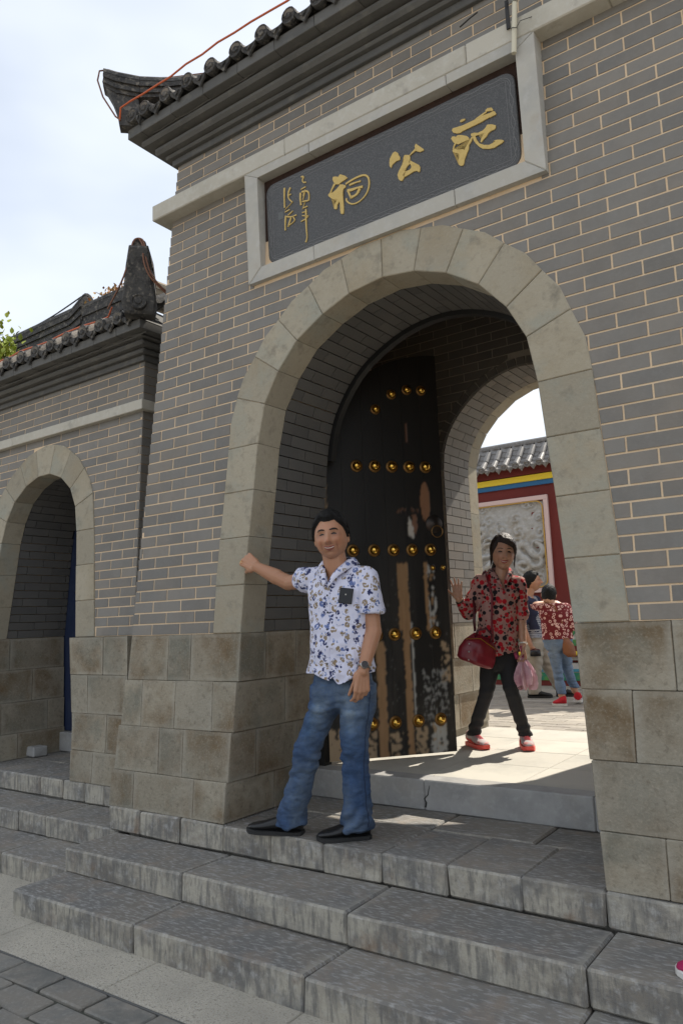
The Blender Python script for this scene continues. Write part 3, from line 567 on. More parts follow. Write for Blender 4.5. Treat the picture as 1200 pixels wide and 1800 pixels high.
# ------------------------------------------------------------------ roofs
def cap_tile_run(x, path, r, mb_tile_cb, L=.22, seg=8):
    """half-round cap tiles laid down a slope path (list of (y,z)), first tile at the eave"""
def tiled_slope(parent, x0, x1, path, pitch, r, first_x, mats, n_first=1, extra=None, axis='x', flip=1, cap_name='cap_tile', detail_range=None):
    """path: list of (s, z) from eave upward; s runs into the roof. cap tiles + pan tiles. axis: 'x' rows along X, slope along +Y*flip"""
    P_ = lambda a, s, z: (a, s, z)
    tile_len = .20
    def pt(t):
        for (s0, z0), (s1, z1) in zip(path, path[1:]):
            l = math.hypot(s1-s0, z1-z0)
            if t <= l: return s0+(s1-s0)*t/l, z0+(z1-z0)*t/l, ((s1-s0)/l, (z1-z0)/l)
            t -= l
        return s1+(s1-s0)*t/l, z1+(z1-z0)*t/l, ((s1-s0)/l, (z1-z0)/l)
    tot = sum(math.hypot(b[0]-a[0], b[1]-a[1]) for a, b in zip(path, path[1:]))
    rest = MB(); x = first_x
    while x > x0: x -= pitch
    x += pitch
    XS = [extra] if extra is not None else []
    while x < x1: XS.append(x); x += pitch
    for x in XS:
        ntile = int(tot/tile_len)
        for k in range(ntile):
            t0 = k*tile_len; t1 = t0+tile_len*1.04; s0, z0, d0 = pt(t0); s1, z1, d1 = pt(min(t1, tot))
            mb = MB(); vs = []; seg = 8
            jx = random.uniform(-.004, .004)
            for (s, z, rr_) in ((s0, z0, r*1.04), (s0+(s1-s0)*.5, z0+(z1-z0)*.5, r), (s1, z1, r*.93)):
                nrm = (-(z1-z0), s1-s0); l = math.hypot(*nrm); nrm = (nrm[0]/l, nrm[1]/l)
                for q in range(seg+1):
                    a = math.pi*q/seg; vs.append((x+jx-rr_*math.cos(a), s+nrm[0]*rr_*math.sin(a), z+nrm[1]*rr_*math.sin(a)))
            fs = []
            for rg in range(2):
                for q in range(seg): i = rg*(seg+1)+q; fs.append((i, i+1, i+seg+2, i+seg+1))
            fs.append(tuple(range(seg, -1, -1))); fs.append(tuple(2*(seg+1)+q for q in range(seg+1)))
            fs += [(0, seg+1, 2*(seg+1), 3*(seg+1)-1, 2*(seg+1)-1, seg)]
            mb.add(vs, fs)
            if k < n_first: mb.build(cap_name, mats[0], parent, smooth=False)
            else: rest.add(mb.v, mb.f)
            if k == 0:   # round end disc with raised boss
                M4 = Matrix.Translation((x+jx, s0, z0+r*.25)) @ Matrix.Rotation(math.pi/2, 4, 'X')
                e = lathe([(0, .018), (r*.35, .018), (r*.45, .010), (r*.75, .009), (r*.82, .016), (r*1.02, .016), (r*1.06, .0), (r*1.0, -.03)], M4, 14); fix(e)
                e.build('tile_end', mats[1], parent)
        # pan tile course between this cap and the next, with a pointed drip at the eave
        xm = x+pitch/2 if x != extra else x+pitch*.28; w = (pitch/2 if x != extra else pitch*.28)-r*.25
        for k in range(int(tot/.10)):
            t0 = k*.10; s0, z0, _ = pt(t0); s1, z1, _ = pt(min(t0+.12, tot)); vs = []; sg = 6
            for (s, z, up) in ((s0, z0, .016), (s1, z1, .0)):
                for th in (0, -.014):
                    for q in range(sg+1):
                        a = -1+2*q/sg; vs.append((xm+a*w, s, z+up+th-.030*(1-a*a)+.01))
            n_ = sg+1; fs = []
            for q in range(sg): fs += [(q, q+1, 2*n_+q+1, 2*n_+q), (n_+q, 3*n_+q, 3*n_+q+1, n_+q+1), (q, n_+q, n_+q+1, q+1)]
            rest.add(vs, fs)
        s0, z0, _ = pt(0); poly = [(-w, .012), (-w*.62, -.012), (-w*.5, -.035), (-w*.25, -.05), (0, -.078), (w*.25, -.05), (w*.5, -.035), (w*.62, -.012), (w, .012), (w*.5, -.008), (0, -.015), (-w*.5, -.008)]
        d = MB(); prism([(xm+a, z0+b) for a, b in poly], lambda u, v, dd: (u, s0-.012+dd-(v-z0)*.15, v), 0, .014, 0, d); fix(d)
        prism([(xm+a*.35, z0-.022+b*.35) for a, b in poly[:9]], lambda u, v, dd: (u, s0-.012+dd, v), -.004, .0, 0, d)
        d.build('drip_tile', mats[1], parent)
    rest.mi = [0]*len(rest.f); rest.build('upper_tiles', mats[2], parent, kind='stuff')
def ridge(path, widths, h, layers, name, mat, parent, cap=True, up=None):
    """laminated ridge: courses of thin tiles of alternating width topped by a half-round cap"""
    pts = [Vector(q) for q in path]; mb = MB(); n = len(pts)
    for L_ in range(layers+1):
        for i in range(n-1):
            a, b = pts[i], pts[i+1]
            t = (b-a); t.z = 0; t.normalize(); side = Vector((-t.y, t.x, 0))
            ha_ = h[i] if isinstance(h, (list, tuple)) else h; hb_ = h[i+1] if isinstance(h, (list, tuple)) else h
            wa, wb = (widths[i], widths[i+1]) if isinstance(widths, (list, tuple)) else (widths, widths)
            if L_ < layers:
                k = .5 if L_ % 2 else .40
                za0, za1 = ha_*L_/layers, ha_*(L_+1)/layers; zb0, zb1 = hb_*L_/layers, hb_*(L_+1)/layers
                v = [a-side*wa*k+Vector((0,0,za0)), a+side*wa*k+Vector((0,0,za0)), b+side*wb*k+Vector((0,0,zb0)), b-side*wb*k+Vector((0,0,zb0)),
                     a-side*wa*k+Vector((0,0,za1)), a+side*wa*k+Vector((0,0,za1)), b+side*wb*k+Vector((0,0,zb1)), b-side*wb*k+Vector((0,0,zb1))]
                mb.add(v, [(0,3,2,1),(4,5,6,7),(0,1,5,4),(1,2,6,5),(2,3,7,6),(3,0,4,7)])
            elif cap:
                vs = []; sg = 6
                for q, w_, hh in ((a, wa, ha_), (b, wb, hb_)):
                    for j in range(sg+1):
                        an = math.pi*j/sg; vs.append(q+side*(-math.cos(an)*w_*.42)+Vector((0,0,hh+math.sin(an)*w_*.42)))
                mb.add(vs, [(j, j+1, sg+1+j+1, sg+1+j) for j in range(sg)]+[tuple(range(sg, -1, -1)), tuple(sg+1+j for j in range(sg+1))])
    return mb.build(name, mat, parent)

tx0, tx1 = txl(3.25)-.243, txr(3.25)+.243; ty0 = BY*3.25-.243
roof = D.objects.new('roof', None); COL.objects.link(roof); roof.parent = tower
tiled_slope(roof, tx0+.06, tx1-.02, [(ty0-.02, 3.545), (.45, 3.74), (1.0, 4.05), (1.42, 4.38)], .2125, .050, .003, [tile_top_m, tile_m, tile_m], extra=-.118)
rb_ = MB(); rb_.add([(tx0, ty0, 3.495), (tx1, ty0, 3.495), (tx1, 2.9, 3.495), (tx0, 2.9, 3.495), (tx0+1.2, 1.42, 4.33), (tx1-1.2, 1.42, 4.33)], [(0,1,5,4), (1,2,5), (2,3,4,5), (3,0,4), (3,2,1,0)])
rb_.build('roof_bed', cornice_m, roof)
# upturned hip ridge at the left front corner
hipT = [(tx0+1.15, ty0+1.30, 4.30), (tx0+.75, ty0+.80, 4.03), (tx0+.42, ty0+.45, 3.84), (tx0+.20, ty0+.21, 3.745), (tx0+.06, ty0+.06, 3.715), (tx0-.05, ty0-.05, 3.735), (tx0-.115, ty0-.115, 3.79)]
ridge(hipT, [.15, .15, .15, .15, .15, .15, .12], [.10, .10, .10, .115, .13, .13, .11], 5, 'hip_ridge', tile_m, roof)
hk = MB(); v = Vector((-.7071, -.7071, 0)); sd_ = Vector((.7071, -.7071, 0)); o = Vector((tx0-.03, ty0-.03, 0))
for s in (-1, 1): pass
q = [(0.11, 3.50), (.13, 3.60), (.10, 3.66), (-.02, 3.55), (-.10, 3.50)]
prism([(-.12, 3.50), (.01, 3.50), (.025, 3.60), (.06, 3.70), (.125, 3.82), (.115, 3.86), (-.02, 3.76), (-.12, 3.70)], lambda u, vv, d: tuple(o+v*u+sd_*d+Vector((0, 0, vv))), -.05, .05, .01, hk); fix(hk)
hk.build('hip_end_block', tile_m, roof)
ridge([(tx0+1.1, 1.42, 4.34), (tx1-1.1, 1.42, 4.34)], .18, .18, 5, 'main_ridge', tile_m, roof)

# ------------------------------------------------------------------ side wing
wing = thing('side_gate_wing', 'lower grey brick wing on the left with its own small stone arch and tiled roof', 'side gate')
WY = .352; WXC = -1.885; wxr = lambda z: -.60-.022*z if z < 3 else -.65
wxl = lambda z: -3.17+.022*z
WIN = [(-1.268,0),(-1.295,.273),(-1.32,.546),(-1.346,.819),(-1.385,1.02),(-1.465,1.175),(-1.60,1.285),(-1.765,1.343),(-1.93,1.34),(-2.10,1.28),(-2.253,1.165),(-2.35,1.0),(-2.40,.819),(-2.43,.546),(-2.462,.273),(-2.495,0)]
WOUT = [(-1.04,0),(-1.07,.273),(-1.098,.546),(-1.127,.819),(-1.17,1.10),(-1.30,1.32),(-1.49,1.49),(-1.715,1.585),(-1.985,1.575),(-2.215,1.48),(-2.42,1.31),(-2.56,1.09),(-2.625,.819),(-2.66,.546),(-2.69,.273),(-2.73,0)]
WIN.reverse(); WOUT.reverse()
wOL, wOR, wOA = side_tables(chaikin(WOUT, 2))
WT = 2.06
wb_ = facade_bricks(range(0, 24), wxl, wxr, WY, BY, [(wOL, wOR, wOA)], -1.03, -1.03, 9)
wb_ += facade_bricks(range(25, 30), wxl, wxr, WY, BY, [], -1.07, -1.07, 9)
visw = [b for b in wb_ if b[0][0] > -2.6]; hidw = [b for b in wb_ if b not in visw]
visw.sort(key=lambda b: -b[0][0])
pieces('brick', [b[1] for b in visw+hidw], wing, brick_m, 280)
wl2, wr2, wa2 = side_tables(offset_profile(WIN, .040))
zs = sorted(set([0]+[z for z, _ in wl2]+[z for z, _ in wr2 if z < wa2[1]]+[WT]))
slab(zs, lambda z: wxl(z)+.004, lambda z: wxr(z)-.004, lambda z: WY+BY*z+.0022, lambda z: 1.72, (wl2, wr2, wa2)).build('mortar_core', mortar_m, wing)
ring_stones(WIN, WOUT, wallmap(BY, WY), .17, 'arch_stone', wing, arch_m)
for b in passage_bricks(offset_profile(chaikin(WIN, 2), .006), lambda z: WY+.175+BY*z, 1.10): b[1].build('lining_brick', brick_dark_m, wing)
# end wall of the wing facing the tower
eb = MB()
for r in list(range(0, 24))+list(range(25, 30)):
    z0 = r*CH+.0035; z1 = (r+1)*CH-.0035; y = WY+BY*z0-(0 if r % 2 else .12)
    while y < 1.7:
        ya = max(y, WY+BY*z0)+.003; yb = min(y+BL, 1.72)-.003; y += BL
        if yb-ya > .02: box(wxr(z0)-.03, wxr(z0)+.004, ya, yb, z0, z1, eb)
eb.build('end_brickwork', brick_m, wing, kind='stuff')
WJ = [[-1.272, -.871, -.60], [-1.25, -1.046, -.60], [-1.24, -.821, -.60], [-1.225, -.947, -.60]]
for i in range(4):
    js = WJ[i]; xi = lambda i, z: -1.270-.052*z+.0065*i
    for k in range(len(js)-1):
        def mp1(x, y, z, k=k, i=i, js=js): return (xi(i, z)+(x-js[0]) if (k == 0 and x < (js[0]+js[1])/2) else x, WY+fy(i, z)+y if y < .1 else y, z)
        base_block(js[k], js[k+1], 0, .3, i, wing, bat=mp1)
    for (ya, yb) in ((.66, 1.10), (1.15, 1.7)):
        mp2 = lambda x, y, z, i=i: (xi(i, z)+(x+1.27) if x < -1.2 else x, y, z); base_block(-1.27, -1.0, ya, yb, i, wing, bat=mp2, g=0)
# left jamb base of the wing passage
WL = [[.0, .205, .74], [.0, .42, .74], [.0, .13, .57, .74], [.0, .28, .74]]
for i in range(4):
    xi2 = lambda i, z: -2.495+.052*z*0-.0-.006*i
    for k in range(len(WL[i])-1):
        ya = WY+(WL[i][k]+.002 if k else fy(i, ZB[i])); yb = WY+WL[i][k+1]-.002
        base_block(-2.495+.010*i-.30, -2.495+.010*i, ya, yb, i, wing, g=0)
    base_block(-3.17, -2.80+.01*i, WY+fy(i, ZB[i]), WY+.3, i, wing)
box(-3.15, -2.53, WY+.08, 1.70, -1.02, 0).build('base_core', mortar_grey_m, wing); box(-1.12, -.62, WY+.08, 1.70, -1.02, 0).build('base_core', mortar_grey_m, wing)
band(wxl(1.7), wxr(1.7), WY+BY*1.70, .052, 1.662, 1.738, 'ledge', wing, ledge_m, [-2.3], c=.004, depth=.35)
for e, z0, z1, cc in ((.028, 2.057, 2.10, .004), (.070, 2.10, 2.138, .01), (.127, 2.138, 2.18, .016), (.16, 2.18, 2.196, .008)):
    band(wxl(2.0), wxr(2.0), WY+BY*2.0, e, z0, z1, 'cornice_course', wing, cornice_m, [], depth=1.25+e, c=cc)
wxe = wxr(2.0)+.235; wye = WY+BY*2.0-.235
xs = [wxe]
while xs[-1] > -3.5: xs.append(xs[-1]-.27)
xs.reverse()
for a, b in zip(xs, xs[1:]): cbox(a+.001, b-.001, wye, 1.6, 2.197, 2.262, .003, jit=.001).build('cornice_brick', cornice_m, wing)
tube(cable_pts(-3.2, -.42, wye+.075, 2.188, .02), .0055, 6).build('wiring', cornice_m, wing)
wroof = D.objects.new('roof', None); COL.objects.link(wroof); wroof.parent = wing
tiled_slope(wroof, -3.6, wxe-.16, [(wye-.02, 2.305), (.52, 2.48), (1.0, 2.86)], .2085, .052, -.835, [tile_top_m, tile_m, tile_m])
wb2 = MB(); wb2.add([(-4, wye, 2.263), (wxe, wye, 2.263), (wxe, 1.85, 2.263), (-4, 1.85, 2.263), (-4, 1.03, 2.84), (wxe-.85, 1.03, 2.84)], [(0,1,5,4), (1,2,5), (2,3,4,5), (3,0,4), (3,2,1,0)]); wb2.build('roof_bed', cornice_m, wroof)
ridge([(-4.0, 1.03, 2.83), (-2.3, 1.03, 2.84), (-2.12, 1.03, 2.87)], .16, [.22, .24, .30], 7, 'main_ridge', tile_m, wroof)
ridge([(-2.10, 1.03, 2.83), (-1.25, 1.03, 2.83)], .15, .24, 5, 'main_ridge', tile_m, wroof)
hw = [(-1.25, 1.03, 2.84), (-.95, .76, 2.62), (-.70, .53, 2.46), (wxe-.12, wye+.12, 2.40), (wxe-.01, wye+.01, 2.44), (wxe+.06, wye-.06, 2.53)]
ridge(hw, [.15, .15, .17, .20, .19, .13], [.13, .15, .18, .23, .25, .25], 6, 'hip_ridge', tile_m, wroof)
hk = MB(); v = Vector((.7071, -.7071, 0)); sd_ = Vector((.7071, .7071, 0)); o = Vector((wxe-.02, wye+.02, 0))
prism([(-.085, 2.27), (.085, 2.27), (.10, 2.36), (.085, 2.46), (.072, 2.60), (.052, 2.74), (-.052, 2.74), (-.072, 2.60), (-.085, 2.46), (-.10, 2.36)], lambda u, vv, d: tuple(o+sd_*u*1.22+v*(d+(vv-2.27)*.20)+Vector((0, 0, vv))), .10, -.02, .012, hk)
fix(hk); hk.build('hip_end_block', tile_m, wroof)
M4 = Matrix.Translation(o+v*.13+Vector((0, 0, 2.345))) @ v.to_track_quat('Z', 'Y').to_matrix().to_4x4()
e = lathe([(0, .018), (.02, .018), (.027, .008), (.040, .008), (.046, .016), (.056, .014), (.058, -.05)], M4, 16); fix(e); e.build('tile_end', tile_m, wroof)
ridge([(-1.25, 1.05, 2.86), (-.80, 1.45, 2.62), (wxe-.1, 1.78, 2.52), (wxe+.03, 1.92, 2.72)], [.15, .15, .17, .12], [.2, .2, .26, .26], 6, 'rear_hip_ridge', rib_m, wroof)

# wing door, sill, corner block
wdoor = thing('wing_door', 'narrow dark navy door with brass studs inside the left archway', 'door')
for a, b in ((-2.56, -2.19), (-2.187, -1.89), (-1.887, -1.58), (-1.577, -1.22)):
    cbox(a, b, 1.102, 1.16, -.845, 1.42, .004).build('door_plank', blue_door_m, wdoor)
def stud(x, y, z, nrm, r, parent, name='brass_stud'):
    q = Vector(nrm).normalized().to_track_quat('Z', 'Y').to_matrix().to_4x4(); M4 = Matrix.Translation((x, y, z)) @ q
    s = lathe([(r*1.45, -.004), (r*1.45, .002), (r*1.2, .006), (r*1.02, .007)], M4, 20, mi=1)
    lathe([(r, .006)]+[(r*math.cos(a), .006+r*1.05*math.sin(a)) for a in [k*math.pi/2/8 for k in range(1, 9)]], M4, 20, s, 0); 
    return s.build(name, [gold_m, goldrim_m], parent, smooth=True)
for z in (-.67, -.15, .40, .92):
    for x in (-2.30, -2.06, -1.6, -1.4): stud(x, 1.098, z, (0, -1, 0), .024, wdoor)
ws = thing('wing_door_sill', 'pale grey stone sill under the navy door of the left archway', 'door sill')
cbox(-2.56, -1.2, 1.04, 1.22, -1.015, -.85, .006).build('sill_stone', sill_m, ws)
wk = cbox(-2.50, -2.36, .72, .86, -1.018, -.93, .01, jit=.008).build('corner_block', sill_m); wk['label'] = 'small broken stone block lying in the corner of the left archway'; wk['category'] = 'stone block'
box(-3.17, -.66, 1.15, 1.72, 1.3, 2.05).build('inner_wall', brick_dark_m, wing)
box(-.66, -.16, 1.0, 1.72, -1.3, 2.26).build('link_wall', brick_dark_m, wing)

# ------------------------------------------------------------------ ground, steps, floors
def structure(o): o['kind'] = 'structure'; return o
GZ = -1.425
g = MB(); g.add([(-60, -60, GZ-.03), (60, -60, GZ-.03), (60, 60, GZ-.03), (-60, 60, GZ-.03)], [(0, 1, 2, 3)]); structure(g.build('ground', earth_m))
steps = D.objects.new('entrance_steps', None); COL.objects.link(steps); steps['kind'] = 'structure'
def step_row(parent, xs, y0, y1, z0, z1, name='step_stone'):
    for a, b in zip(xs, xs[1:]): cbox(a+.0018, b-.0018, y0+random.uniform(-.003, .003), y1, z0, z1+random.uniform(-.0012, .0012), .009, jit=.0042).build(name, step_m, parent)
step_row(steps, [-.27, .016, .353, .69, 1.027, 1.364, 1.70, 2.04, 2.377, 2.715, 3.12, 3.5, 3.9], -.105, .36, -1.155, LAND)
step_row(steps, [-.2, .75, 1.745, 2.74, 3.74, 4.6], -.455, -.1, -1.29, -1.157)
step_row(steps, [-.2, .76, 1.755, 2.75, 3.75, 4.6], -.762, -.42, GZ-.01, -1.291)
step_row(steps, [.6, 1.15, 1.70, 2.25, 2.8], .362, .73, -1.155, LAND-.001, 'landing_slab')
sb = MB(); box(-.15, 3.8, -.04, .80, GZ-.02, -1.16, sb); box(-.15, 4.5, -.40, 0, GZ-.02, -1.295, sb); sb.build('step_core', mortar_grey_m, steps)
wsteps = D.objects.new('wing_steps', None); COL.objects.link(wsteps); wsteps['kind'] = 'structure'
step_row(wsteps, [-.272, -.46, -.80, -1.02, -1.27, -1.55, -1.85, -2.2, -2.6, -3.3][::-1], .262, .70, -1.155, LAND)
step_row(wsteps, [-.203, -.95, -1.27, -2.1, -3.3][::-1], -.085, .27, -1.29, -1.158)
step_row(wsteps, [-.203, -.9, -1.9, -3.3][::-1], -.425, -.07, GZ-.01, -1.292)
step_row(wsteps, [-2.6, -1.9, -1.2], .702, 1.10, -1.155, LAND-.001, 'landing_slab')
sb = MB(); box(-3.3, -.35, .3, 1.5, GZ-.02, -1.16, sb); box(-3.3, -.25, -.06, .32, GZ-.02, -1.3, sb); sb.build('step_core', mortar_grey_m, wsteps)
# pebble-wash strip along the foot of the steps
strip = D.objects.new('pebble_strip', None); COL.objects.link(strip); strip['kind'] = 'structure'
px_ = [-3.5, -2.2, -1.05, -.205]
for a, b in zip(px_, px_[1:]): cbox(a+.002, b-.002, -.75, -.415, GZ-.05, GZ+.012, .004).build('strip_slab', pebble_m, strip)
px_ = [-4.2, -2.4, -1.0, .02, .93, 1.75, 2.65, 3.6, 4.6]
for a, b in zip(px_, px_[1:]): cbox(a+.002, b-.002, -1.045, -.752, GZ-.05, GZ+.012, .004).build('strip_slab', pebble_m, strip)
street = D.objects.new('street_paving', None); COL.objects.link(street); street['kind'] = 'structure'
kb = cbox(-6, 6, -1.058, -1.047, GZ-.05, GZ+.010, .003).build('kerb_edge', cornice_m, street)
PME = {}
for r in range(10):
    y1 = -1.062-r*.142; y0 = y1-.132; x = -1.2+(.0 if r % 2 else .148)-.02
    while x < 2.6:
        key = random.randrange(4)
        if key not in PME:
            t = cbox(0, .284, 0, .132, -.04, .012, .006, jit=.0035); me = D.meshes.new('paver'); me.from_pydata(t.v, [], t.f); me.materials.append(paver_m); PME[key] = me
        link(PME[key], 'paver', street, (x+random.uniform(-.002, .002), y0, GZ+random.uniform(-.003, .003))); x += .296
rest = MB()
for r in range(26):
    y0 = -1.062-r*.142-.132; x = -5.0+(.0 if r % 2 else .148)-.02+.024
    while x < 5.5:
        if not (r < 10 and -1.25 < x < 2.55): box(x, x+.284, y0, y0+.132, GZ-.04, GZ+.012+random.uniform(-.003, .003), rest)
        x += .296
rest.build('far_pavers', paver_m, street, kind='stuff')
box(-8, 8, -5.2, -1.058, GZ-.06, GZ+.001).build('joint_bed', joint_m, street)
# threshold and passage floor
th = thing('threshold_stone', 'blue-grey cracked stone threshold across the main archway', 'threshold')
xs = [.66, 1.50, 2.45, 2.80]
for a, b in zip(xs, xs[1:]):
    cbox(a+.001, b-.001, .665, .80, -1.018, -.853, .006).build('threshold_block', sill_m, th)
cr = tube([(1.505, .6635, -1.0), (1.512, .6635, -.975), (1.50, .6635, -.955), (1.525, .6635, -.93), (1.53, .6635, -.905), (1.538, .6635, -.88)], [.005, .004, .003, .003, .002, .001], 5); cr.build('crack', black_m, th)
pfl = D.objects.new('passage_floor', None); COL.objects.link(pfl); pfl['kind'] = 'structure'
FZ = -.857
for i in range(5):
    for j in range(4):
        x0 = .35+i*.55; y0 = .803+j*.475
        cbox(x0+.0015, x0+.5485, y0+.0015, y0+.4735, FZ-.06, FZ+random.uniform(-.0008, .0008), .002).build('floor_slab', floor_m, pfl)
box(.3, 3.2, .80, 2.70, FZ-.15, FZ-.004).build('joint_bed', mortar_grey_m, pfl)
court = D.objects.new('courtyard_paving', None); COL.objects.link(court); court['kind'] = 'structure'
CZ = FZ-.010
box(-3.3, 12, 2.705, 24, CZ-.2, CZ-.014).build('joint_bed', mortar_grey_m, court)
cme = []
for k in range(4):
    t = cbox(.002, .298, .002, .128, -.03, 0, .003, jit=.001); me = D.meshes.new('paver'); me.from_pydata(t.v, [], t.f); me.materials.append(court_m); cme.append(me)
cnt = 0; rest = MB()
for r in range(29):
    y = 2.71+r*.13; x = -2.2+(r % 2)*.15
    while x < 3.3:
        inview = (x > 1.3-.62*(y-2.7)-.5 and x < 2.2-.45*(y-2.7)+.3)
        if inview and cnt < 250: link(random.choice(cme), 'paver', court, (x, y, CZ+random.uniform(-.0025, .001))); cnt += 1
        else: box(x+.002, x+.298, y+.002, y+.128, CZ-.03, CZ+random.uniform(-.0025, .001), rest)
        x += .30
rest.build('far_pavers', court_m, court, kind='stuff')

# ------------------------------------------------------------------ name board
plq = thing('name_board', 'dark granite name board with three large gold characters in a pale stone frame', 'name board')
PY = lambda z: .135-.027*(z-2.11)
pm = lambda u, v, d: (u, PY(v)+d, v)
FX0, FX1, FZ0, FZ1, FW = .775, 2.655, 2.105, 2.822, .098
def fpiece(poly): prism(poly, pm, -.036-random.uniform(0, .002), .06, .004).build('frame_piece', frame_m, plq)
zi0, zi1, xi0, xi1 = FZ0+.085, FZ1-.055, FX0+.102, FX1-.098
g_ = .0015
fpiece([(FX0, FZ0), (FX0, FZ1), (xi0, zi1), (xi0, zi0)][::-1]); fpiece([(FX1, FZ0), (FX1, FZ1), (xi1, zi1), (xi1, zi0)])
cuts = [(1.28, FZ0), (2.20, FZ0)]
xs = [FX0, 1.28, 2.18, FX1]
for a, b in zip(xs, xs[1:]):
    la = xi0 if a == FX0 else a; lb = xi1 if b == FX1 else b
    fpiece([(a+g_, FZ0), (b-g_, FZ0), (lb-g_, zi0), (la+g_, zi0)])
    fpiece([(la+g_, zi1), (lb-g_, zi1), (b-g_, FZ1), (a+g_, FZ1)])
box(xi0-.01, xi1+.01, .15, .19, zi0-.01, zi1+.01).build('recess_back', rust_m, plq)
# slab with wavy edge
def rrect(x0, x1, z0, z1, r, wob, n=26):
    pts = []
    for cx, cz, a0 in ((x1-r, z0+r, -90), (x1-r, z1-r, 0), (x0+r, z1-r, 90), (x0+r, z0+r, 180)):
        for k in range(5): a = R(a0+k*22.5); pts.append((cx+r*math.cos(a), cz+r*math.sin(a)))
    res = []
    for a, b in zip(pts, pts[1:]+pts[:1]):
        l = math.hypot(b[0]-a[0], b[1]-a[1]); m_ = max(1, int(l/.02)); nn = ((b[1]-a[1])/l, -(b[0]-a[0])/l) if l > 0 else (0, 0)
        for k in range(m_):
            q = (a[0]+(b[0]-a[0])*k/m_, a[1]+(b[1]-a[1])*k/m_); w = wob*math.sin((q[0]+q[1])*55) if l > .1 else 0
            res.append((q[0]+nn[0]*w, q[1]+nn[1]*w))
    return res
sx0, sx1, sz0, sz1 = xi0+.030, xi1-.030, zi0+.016, zi1-.055
prism(rrect(sx0, sx1, sz0, sz1, .06, 0), pm, .006, .02, .003).build('granite_slab', slab_m, plq)
lm = MB()
def line2d(pts, w, mb, d=.0052, closed=False):
    n = len(pts)
    for i in range(n if closed else n-1):
        a, b = pts[i], pts[(i+1) % n]; l = math.hypot(b[0]-a[0], b[1]-a[1])
        if l < 1e-5: continue
        nx, ny = -(b[1]-a[1])/l*w/2, (b[0]-a[0])/l*w/2
        mb.add([pm(a[0]+nx, a[1]+ny, d), pm(b[0]+nx, b[1]+ny, d), pm(b[0]-nx, b[1]-ny, d), pm(a[0]-nx, a[1]-ny, d)], [(0, 1, 2, 3)])
line2d(rrect(sx0+.022, sx1-.022, sz0+.020, sz1-.020, .05, .007), .0022, lm, closed=True)
line2d(rrect(sx0+.030, sx1-.030, sz0+.026, sz1-.026, .05, -.006), .0015, lm, closed=True)
line2d([(sx0+.048, sz0+.045), (sx1-.048, sz0+.045), (sx1-.048, sz1-.045), (sx0+.048, sz1-.045)], .0016, lm, closed=True)
lm.build('incised_border', inc_m, plq)
def stroke_mesh(pts, w, d0=.0005, d1=.0065):
    # smooth centre line with slightly swelling width
    P_ = chaikin([tuple(q) for q in pts], 2) if len(pts) > 2 else [tuple(pts[0]), ((pts[0][0]+pts[1][0])/2, (pts[0][1]+pts[1][1])/2), tuple(pts[1])]
    n = len(P_); Lp, Rp = [], []
    for i, q in enumerate(P_):
        a = P_[max(i-1, 0)]; b = P_[min(i+1, n-1)]; l = math.hypot(b[0]-a[0], b[1]-a[1]) or 1
        t = i/(n-1); ww = w/2*(.72+.5*abs(math.sin(t*3.0+1.2)))*(1 if 0 < i < n-1 else .75)
        nx, ny = -(b[1]-a[1])/l*ww, (b[0]-a[0])/l*ww; Lp.append((q[0]+nx, q[1]+ny)); Rp.append((q[0]-nx, q[1]-ny))
    mb = MB(); vs = [pm(*q, d0) for q in Lp+Rp]+[pm(*q, d1) for q in Lp+Rp]; fs = []
    for i in range(n-1): fs += [(i, i+1, n+i+1, n+i), (2*n+i, i, i+1, 2*n+i+1)[::-1], (n+i, n+i+1, 3*n+i+1, 3*n+i)[::-1]]
    fs += [(0, n, 3*n, 2*n), (n-1, 2*n-1, 4*n-1, 3*n-1)]
    return mb.add(vs, fs)
for k, gname in enumerate(GLYPHS):
    bm = bmesh.new(); n = len(gname); vs0 = [bm.verts.new(pm(q[0], q[1], .0002)) for q in gname]; vs1 = [bm.verts.new(pm(q[0], q[1], .0065)) for q in gname]
    f0 = bm.faces.new(vs0)
    for i in range(n): bm.faces.new((vs0[i], vs1[i], vs1[(i+1) % n], vs0[(i+1) % n]))
    bmesh.ops.triangulate(bm, faces=[f0]); bmesh.ops.recalc_face_normals(bm, faces=bm.faces)
    me = D.meshes.new('gold_stroke'); bm.to_mesh(me); bm.free(); me.materials.append(char_m); link(me, 'gold_stroke', plq)
for w, pts in STROKES:
    mb = stroke_mesh(pts, w*1.05); mb.build('gold_stroke', char_m, plq)
prism([tuple(q) for q in SEAL], pm, .0048, .0065).build('seal_mark', sealm, plq)

# yellowed plastic tube wired over the ledge
pipe = thing('plastic_tube', 'short yellowed plastic tube tied with black wire at the top right of the name board', 'tube')
tube([(2.56, .055, 2.735), (2.585, .055, 3.02)], .0125, 12).build('tube_body', pvc_m, pipe)
box(2.528, 2.546, .066, .074, 2.89, 3.045).build('bracket', wire_m, pipe)
for z in (2.86, 3.0):
    M4 = Matrix.Translation((2.571+(z-2.86)*.09, .055, z)); pts = [M4 @ Vector((.0135*math.cos(a), .0135*math.sin(a), .004*math.sin(a*2))) for a in [k*.63 for k in range(11)]]
    tube(pts, .0016, 5, caps=False).build('tie_wire', wire_m, pipe)
tube([(2.575, .045, 3.02), (2.56, .05, 3.035), (2.54, .06, 3.03), (2.535, .07, 2.98)], .002, 5).build('tie_wire', wire_m, pipe)
tube([(2.565, .04, 2.86), (2.59, .03, 2.84), (2.61, .035, 2.87), (2.655, .08, 2.90)], .0016, 5).build('tie_wire', wire_m, pipe)
